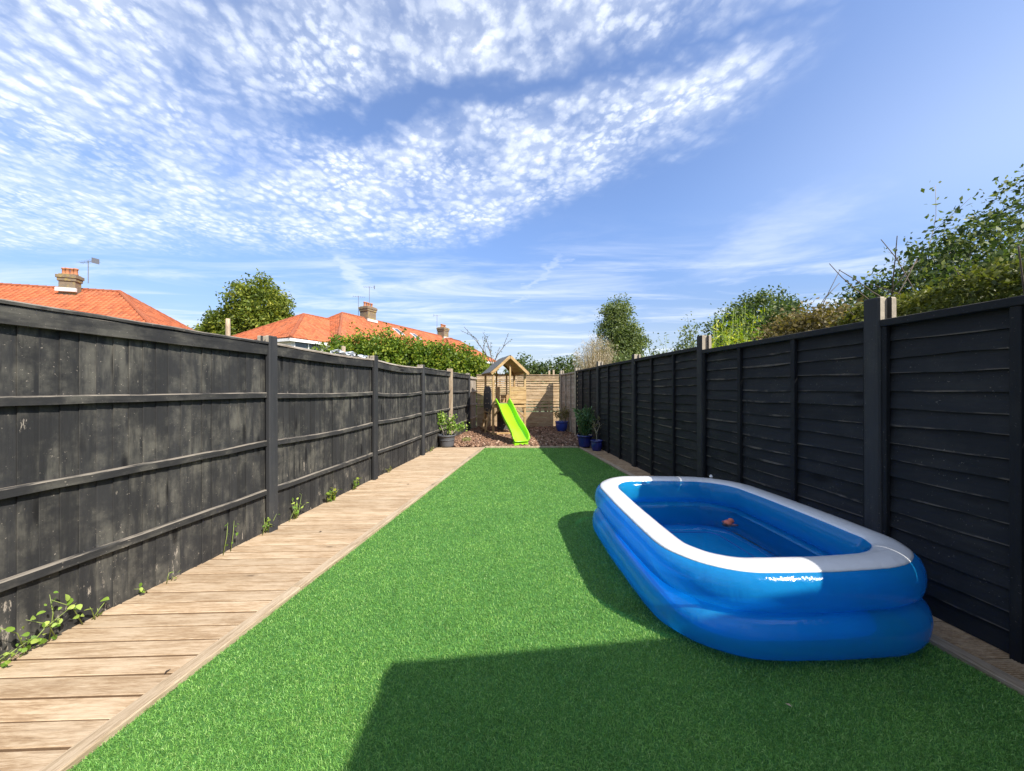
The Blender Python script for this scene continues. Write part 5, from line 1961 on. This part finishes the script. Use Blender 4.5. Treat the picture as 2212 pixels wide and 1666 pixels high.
def hip_block(root, corner, d, left, length, width, ez, rz, hip0=True, hip1=True, over=0.3, wall=True, wmat='render', roofname='roof', skip_wall_top=0.0):
    """corner: front near wall corner; d: along; left: across; local coordinates relative to the root's location"""
    C0 = Vector((corner[0], corner[1], 0)) - Vector((root.location.x, root.location.y, 0))
    d = Vector((d[0], d[1], 0)).normalized()
    l = Vector((left[0], left[1], 0)).normalized()
    hw = width / 2
    if wall:
        pts_ = [C0, C0 + d * length, C0 + d * length + l * width, C0 + l * width]
        MB().prism([(p_.x, p_.y) for p_ in pts_], -0.02, ez - skip_wall_top).build('wall', M[wmat], root)
    pitch = (rz - ez) / hw
    eo_ = ez - over * pitch
    A = C0 - d * over * (1 if hip0 else 0) - l * over
    B = C0 + d * (length + over * (1 if hip1 else 0)) - l * over
    Cc = B + l * (width + 2 * over)
    Dd = A + l * (width + 2 * over)
    r0 = C0 + l * hw + d * (hw if hip0 else 0)
    r1 = C0 + l * hw + d * (length - (hw if hip1 else 0))
    up_e = Vector((0, 0, eo_))
    up_r = Vector((0, 0, rz))
    A, B, Cc, Dd = A + up_e, B + up_e, Cc + up_e, Dd + up_e
    r0, r1 = r0 + up_r, r1 + up_r
    rf = planar(roofname, [A, B, r1, r0], M['tiles'], root)
    planar('roof_slope', [Cc, Dd, r0, r1], M['tiles'], rf)
    tile_slope([A, B, r1, r0], 'roof_tiles', rf)
    tile_slope([Cc, Dd, r0, r1], 'roof_tiles', rf)
    if hip0:
        planar('roof_slope', [Dd, A, r0], M['tiles'], rf)
        tile_slope([Dd, A, r0], 'roof_tiles', rf)
        ridge_caps(rf, A, r0, 'hip_tile')
        ridge_caps(rf, Dd, r0, 'hip_tile')
    if hip1:
        planar('roof_slope', [B, Cc, r1], M['tiles'], rf)
        tile_slope([B, Cc, r1], 'roof_tiles', rf)
        ridge_caps(rf, B, r1, 'hip_tile')
        ridge_caps(rf, Cc, r1, 'hip_tile')
    ridge_caps(rf, r0, r1)
    # fascia and gutter
    for p0, p1, on in ((A, B, True), (Cc, Dd, True), (Dd, A, hip0), (B, Cc, hip1)):
        if on:
            MB().bar(p0 - Vector((0, 0, .14)), p1 - Vector((0, 0, .14)), 0.03, 0.20).build('fascia', M['whitepaint'], root)
    return rf, r0, r1, A, B


def window(root, p0, along, w, h, z, nrm, bars=2):
    """frame, panes; p0 in root space, on the wall line"""
    along = Vector((along[0], along[1], 0)).normalized()
    nrm = Vector((nrm[0], nrm[1], 0)).normalized()
    p0 = Vector((p0[0], p0[1], 0))
    fr_ = MB()
    q0 = p0 + nrm * 0.02

    def slab(mb_, a0, a1, z0, z1, t0, t1):
        c = [p0 + along * a0 + nrm * t0, p0 + along * a1 + nrm * t0, p0 + along * a1 + nrm * t1, p0 + along * a0 + nrm * t1]
        mb_.prism([(x.x, x.y) for x in c], z0, z1)
    slab(fr_, 0, w, z, z + 0.07, 0, 0.06)
    slab(fr_, 0, w, z + h - 0.07, z + h, 0, 0.06)
    for k in range(bars + 1):
        a = k * (w - 0.07) / bars
        slab(fr_, a, a + 0.07, z + 0.071, z + h - 0.071, 0, 0.058)
    f = fr_.build('window', M['whitepaint'], root)
    for k in range(bars):
        a = k * (w - 0.07) / bars + 0.07
        pm = MB()
        slab(pm, a + 0.001, a + (w - 0.07) / bars - 0.071, z + 0.072, z + h - 0.072, 0.004, 0.02)
        pm.build('pane', M['glass'], f)
    sm = MB()
    slab(sm, -0.06, w + 0.06, z - 0.07, z - 0.002, 0, 0.13)
    sm.build('sill', M['whitepaint'], f)
    return f


rng = random.Random(5)
# house on the left edge: its ridge runs nearly across the view
h1d = (0.956, 0.292)
h1l = (-0.292, 0.956)
h1_corner = Vector((-21.9, 22.7)) - Vector(h1d) * 20
h1 = empty('house', (h1_corner.x, h1_corner.y, 0), 0, 'house with wide orange hipped roof and lichened chimney beyond the bindweed panel', 'house')
rf, r0, r1, A_, B_ = hip_block(h1, h1_corner, h1d, h1l, 20.0, 9.2, 4.75, 8.15)
rd = (r1 - r0).normalized()
cpos = r1 - rd * 2.35 + Vector((0, 0, 0.10))
ch1 = chimney(h1, (cpos.x + 0.25, cpos.y - 0.55, cpos.z - 0.05), 0.85, 0.5, 0.72, math.atan2(h1d[1], h1d[0]), 4)
aerial(h1, (cpos.x + 0.95, cpos.y - 0.1, cpos.z + 0.3), 1.55, 2.9, 6, 1.5)
for a in (14.5, 16.5, 11.0):
    window(h1, Vector((0, 0)) + Vector(h1d) * a, h1d, 1.5, 1.2, 3.1, (0.292, -0.956))

# row beyond: corner house with a lower hipped wing, then the next house
hd = (0.387, 0.922)
hl = (-0.922, 0.387)
c2 = Vector((-14.9, 24.6))
h2 = empty('house', (c2.x, c2.y, 0), 0, 'corner house with stepped orange hipped roofs behind the tall hedge', 'house')
hip_block(h2, c2 + Vector(hd) * 0.3 + Vector(hl) * 0.3, hd, hl, 8.5, 7.9, 5.0, 7.45, True, False)
c2m = c2 + Vector(hd) * 3.2 + Vector(hl) * (-0.75)
rf, r0, r1, A_, B_ = hip_block(h2, c2m, hd, hl, 14.6, 9.2, 4.85, 8.2, True, False, roofname='main_roof')
rdir = (r1 - r0).normalized()
cp_ = r0 + rdir * 3.1 + Vector((0, 0, 0.1))
chimney(h2, tuple(cp_), 1.1, 1.0, 1.05, math.atan2(hd[1], hd[0]), 4)
aerial(h2, (cp_.x - 0.9, cp_.y - 0.1, cp_.z + 0.1), 2.1, 0.4, 6, 1.1)
aerial(h2, (cp_.x + 0.1, cp_.y + 0.1, cp_.z + 1.0), 2.2, 3.3, 5, 1.0)
window(h2, Vector(hl) * 0.0 + Vector(hd) * 0.45 + Vector(hl) * 0.3 , hd, 2.2, 1.25, 3.55, (0.922, -0.387), 2)
window(h2, Vector(hd) * 0.3 + Vector(hl) * 6.9, (0.922, -0.387), 2.6, 1.2, 3.45, (-0.387, -0.922), 3)
# rooflights on the slope facing the garden
nr = Vector((0.922, -0.387, 0))
sl_dir = (nr * 4.6 + Vector((0, 0, -3.35))).normalized()


def rooflight(root_, rr0, s_al, s_dn):
    p_ = rr0 + rdir * s_al + sl_dir * s_dn
    nn = rdir.cross(sl_dir).normalized()
    if nn.z < 0:
        nn = -nn
    m_ = MB()
    f_ = MB()
    for mbq, a, b, t0, t1 in ((f_, 0.42, 0.62, 0.0, 0.12), (m_, 0.35, 0.55, 0.10, 0.128)):
        cs_ = [p_ + rdir * i * a + sl_dir * j * b for i, j in ((-1, -1), (1, -1), (1, 1), (-1, 1))]
        vs_ = [c_ + nn * t0 for c_ in cs_] + [c_ + nn * t1 for c_ in cs_]
        mbq.add(vs_, [(3, 2, 1, 0), (4, 5, 6, 7), (0, 1, 5, 4), (1, 2, 6, 5), (2, 3, 7, 6), (3, 0, 4, 7)])
    w_ = f_.build('rooflight', M['whitepaint'], root_)
    m_.build('pane', M['glass'], w_)


rooflight(h2, r0, 6.0, 1.6)
rooflight(h2, r0, 8.6, 1.9)
# next house in the row
c3 = c2m + Vector(hd) * 14.63
h3 = empty('house', (c3.x, c3.y, 0), 0, 'far house continuing the row of orange roofs above the hedge', 'house')
rf, r0, r1, A_, B_ = hip_block(h3, c3, hd, hl, 13.0, 9.2, 4.85, 8.2, False, True)
cp_ = r0 + rdir * 6.3 + Vector((0, 0, 0.1))
chimney(h3, tuple(cp_), 1.1, 1.0, 1.05, math.atan2(hd[1], hd[0]), 4)
aerial(h3, (cp_.x - 0.8, cp_.y, cp_.z + 0.2), 2.6, 0.3, 5, 0.9)
# and one more, mostly hidden
c4 = Vector((-2.2, 45.0)) - Vector(hd) * 9
h4 = empty('house', (c4.x, c4.y, 0), 0, 'distant orange hipped roof end just left of the play tower ridge', 'house')
hip_block(h4, c4, hd, hl, 9.0, 6.0, 4.8, 6.9, True, True)

# ------------------------------------------------------------------ the house behind the viewer (its extension throws the shadow on the turf)
HE = 2.9
ex0, ey1 = -0.60 + 0.76 * HE, 1.80 - 0.70 * HE
home = empty('house', (ex0 + 1.0, -3.0, 0), 0, 'rendered house with flat-roofed extension standing behind the viewer', 'house')
hx0, hy0 = ex0 + 1.0, -3.0
EXW = MB()
EXW.box(ex0 + 0.12 - hx0, 6.5 - hx0, -8.5 - hy0, ey1 - 0.14 - hy0, -0.02, HE - 0.16)
EXW.build('wall', M['render'], home)
m_ = MB()
sk = 0.128
m_.prism([(ex0 - hx0, ey1 - hy0), (6.6 - hx0, ey1 + sk * (6.6 - ex0) - hy0), (6.6 - hx0, -8.5 - hy0), (ex0 - hx0, -8.5 - hy0)], HE - 0.155, HE)
m_.build('flat_roof', M['roofgrey'], home)
MB().box(ex0 - 0.07 - hx0, ex0 + 0.10 - hx0, ey1 - 0.10 - hy0, ey1 + 0.02 - hy0, HE - 0.19, HE - 0.07).build('gutter_end', M['whitepaint'], home, bevel=0.01)
MB().box(-6.0 - hx0, 6.6 - hx0, -16 - hy0, -8.52 - hy0, -0.02, 5.4).build('main_wall', M['render'], home)
a = [(-6.4, -8.2, 5.3), (7.0, -8.2, 5.3), (7.0, -12.2, 7.8), (-6.4, -12.2, 7.8)]
planar('main_roof', [(x - hx0, y - hy0, z) for x, y, z in a], M['tiles'], home)
a = [(7.0, -16.3, 5.3), (-6.4, -16.3, 5.3), (-6.4, -12.2, 7.8), (7.0, -12.2, 7.8)]
planar('main_roof', [(x - hx0, y - hy0, z) for x, y, z in a], M['tiles'], home)
window(home, (-2.4 - hx0, -8.52 - hy0), (1, 0), 2.4, 2.05, 0.06, (0, 1), 2)
window(home, (-2.2 - hx0, -8.52 - hy0), (1, 0), 1.8, 1.2, 3.4, (0, 1), 2)
print('objects', len(bpy.data.objects))
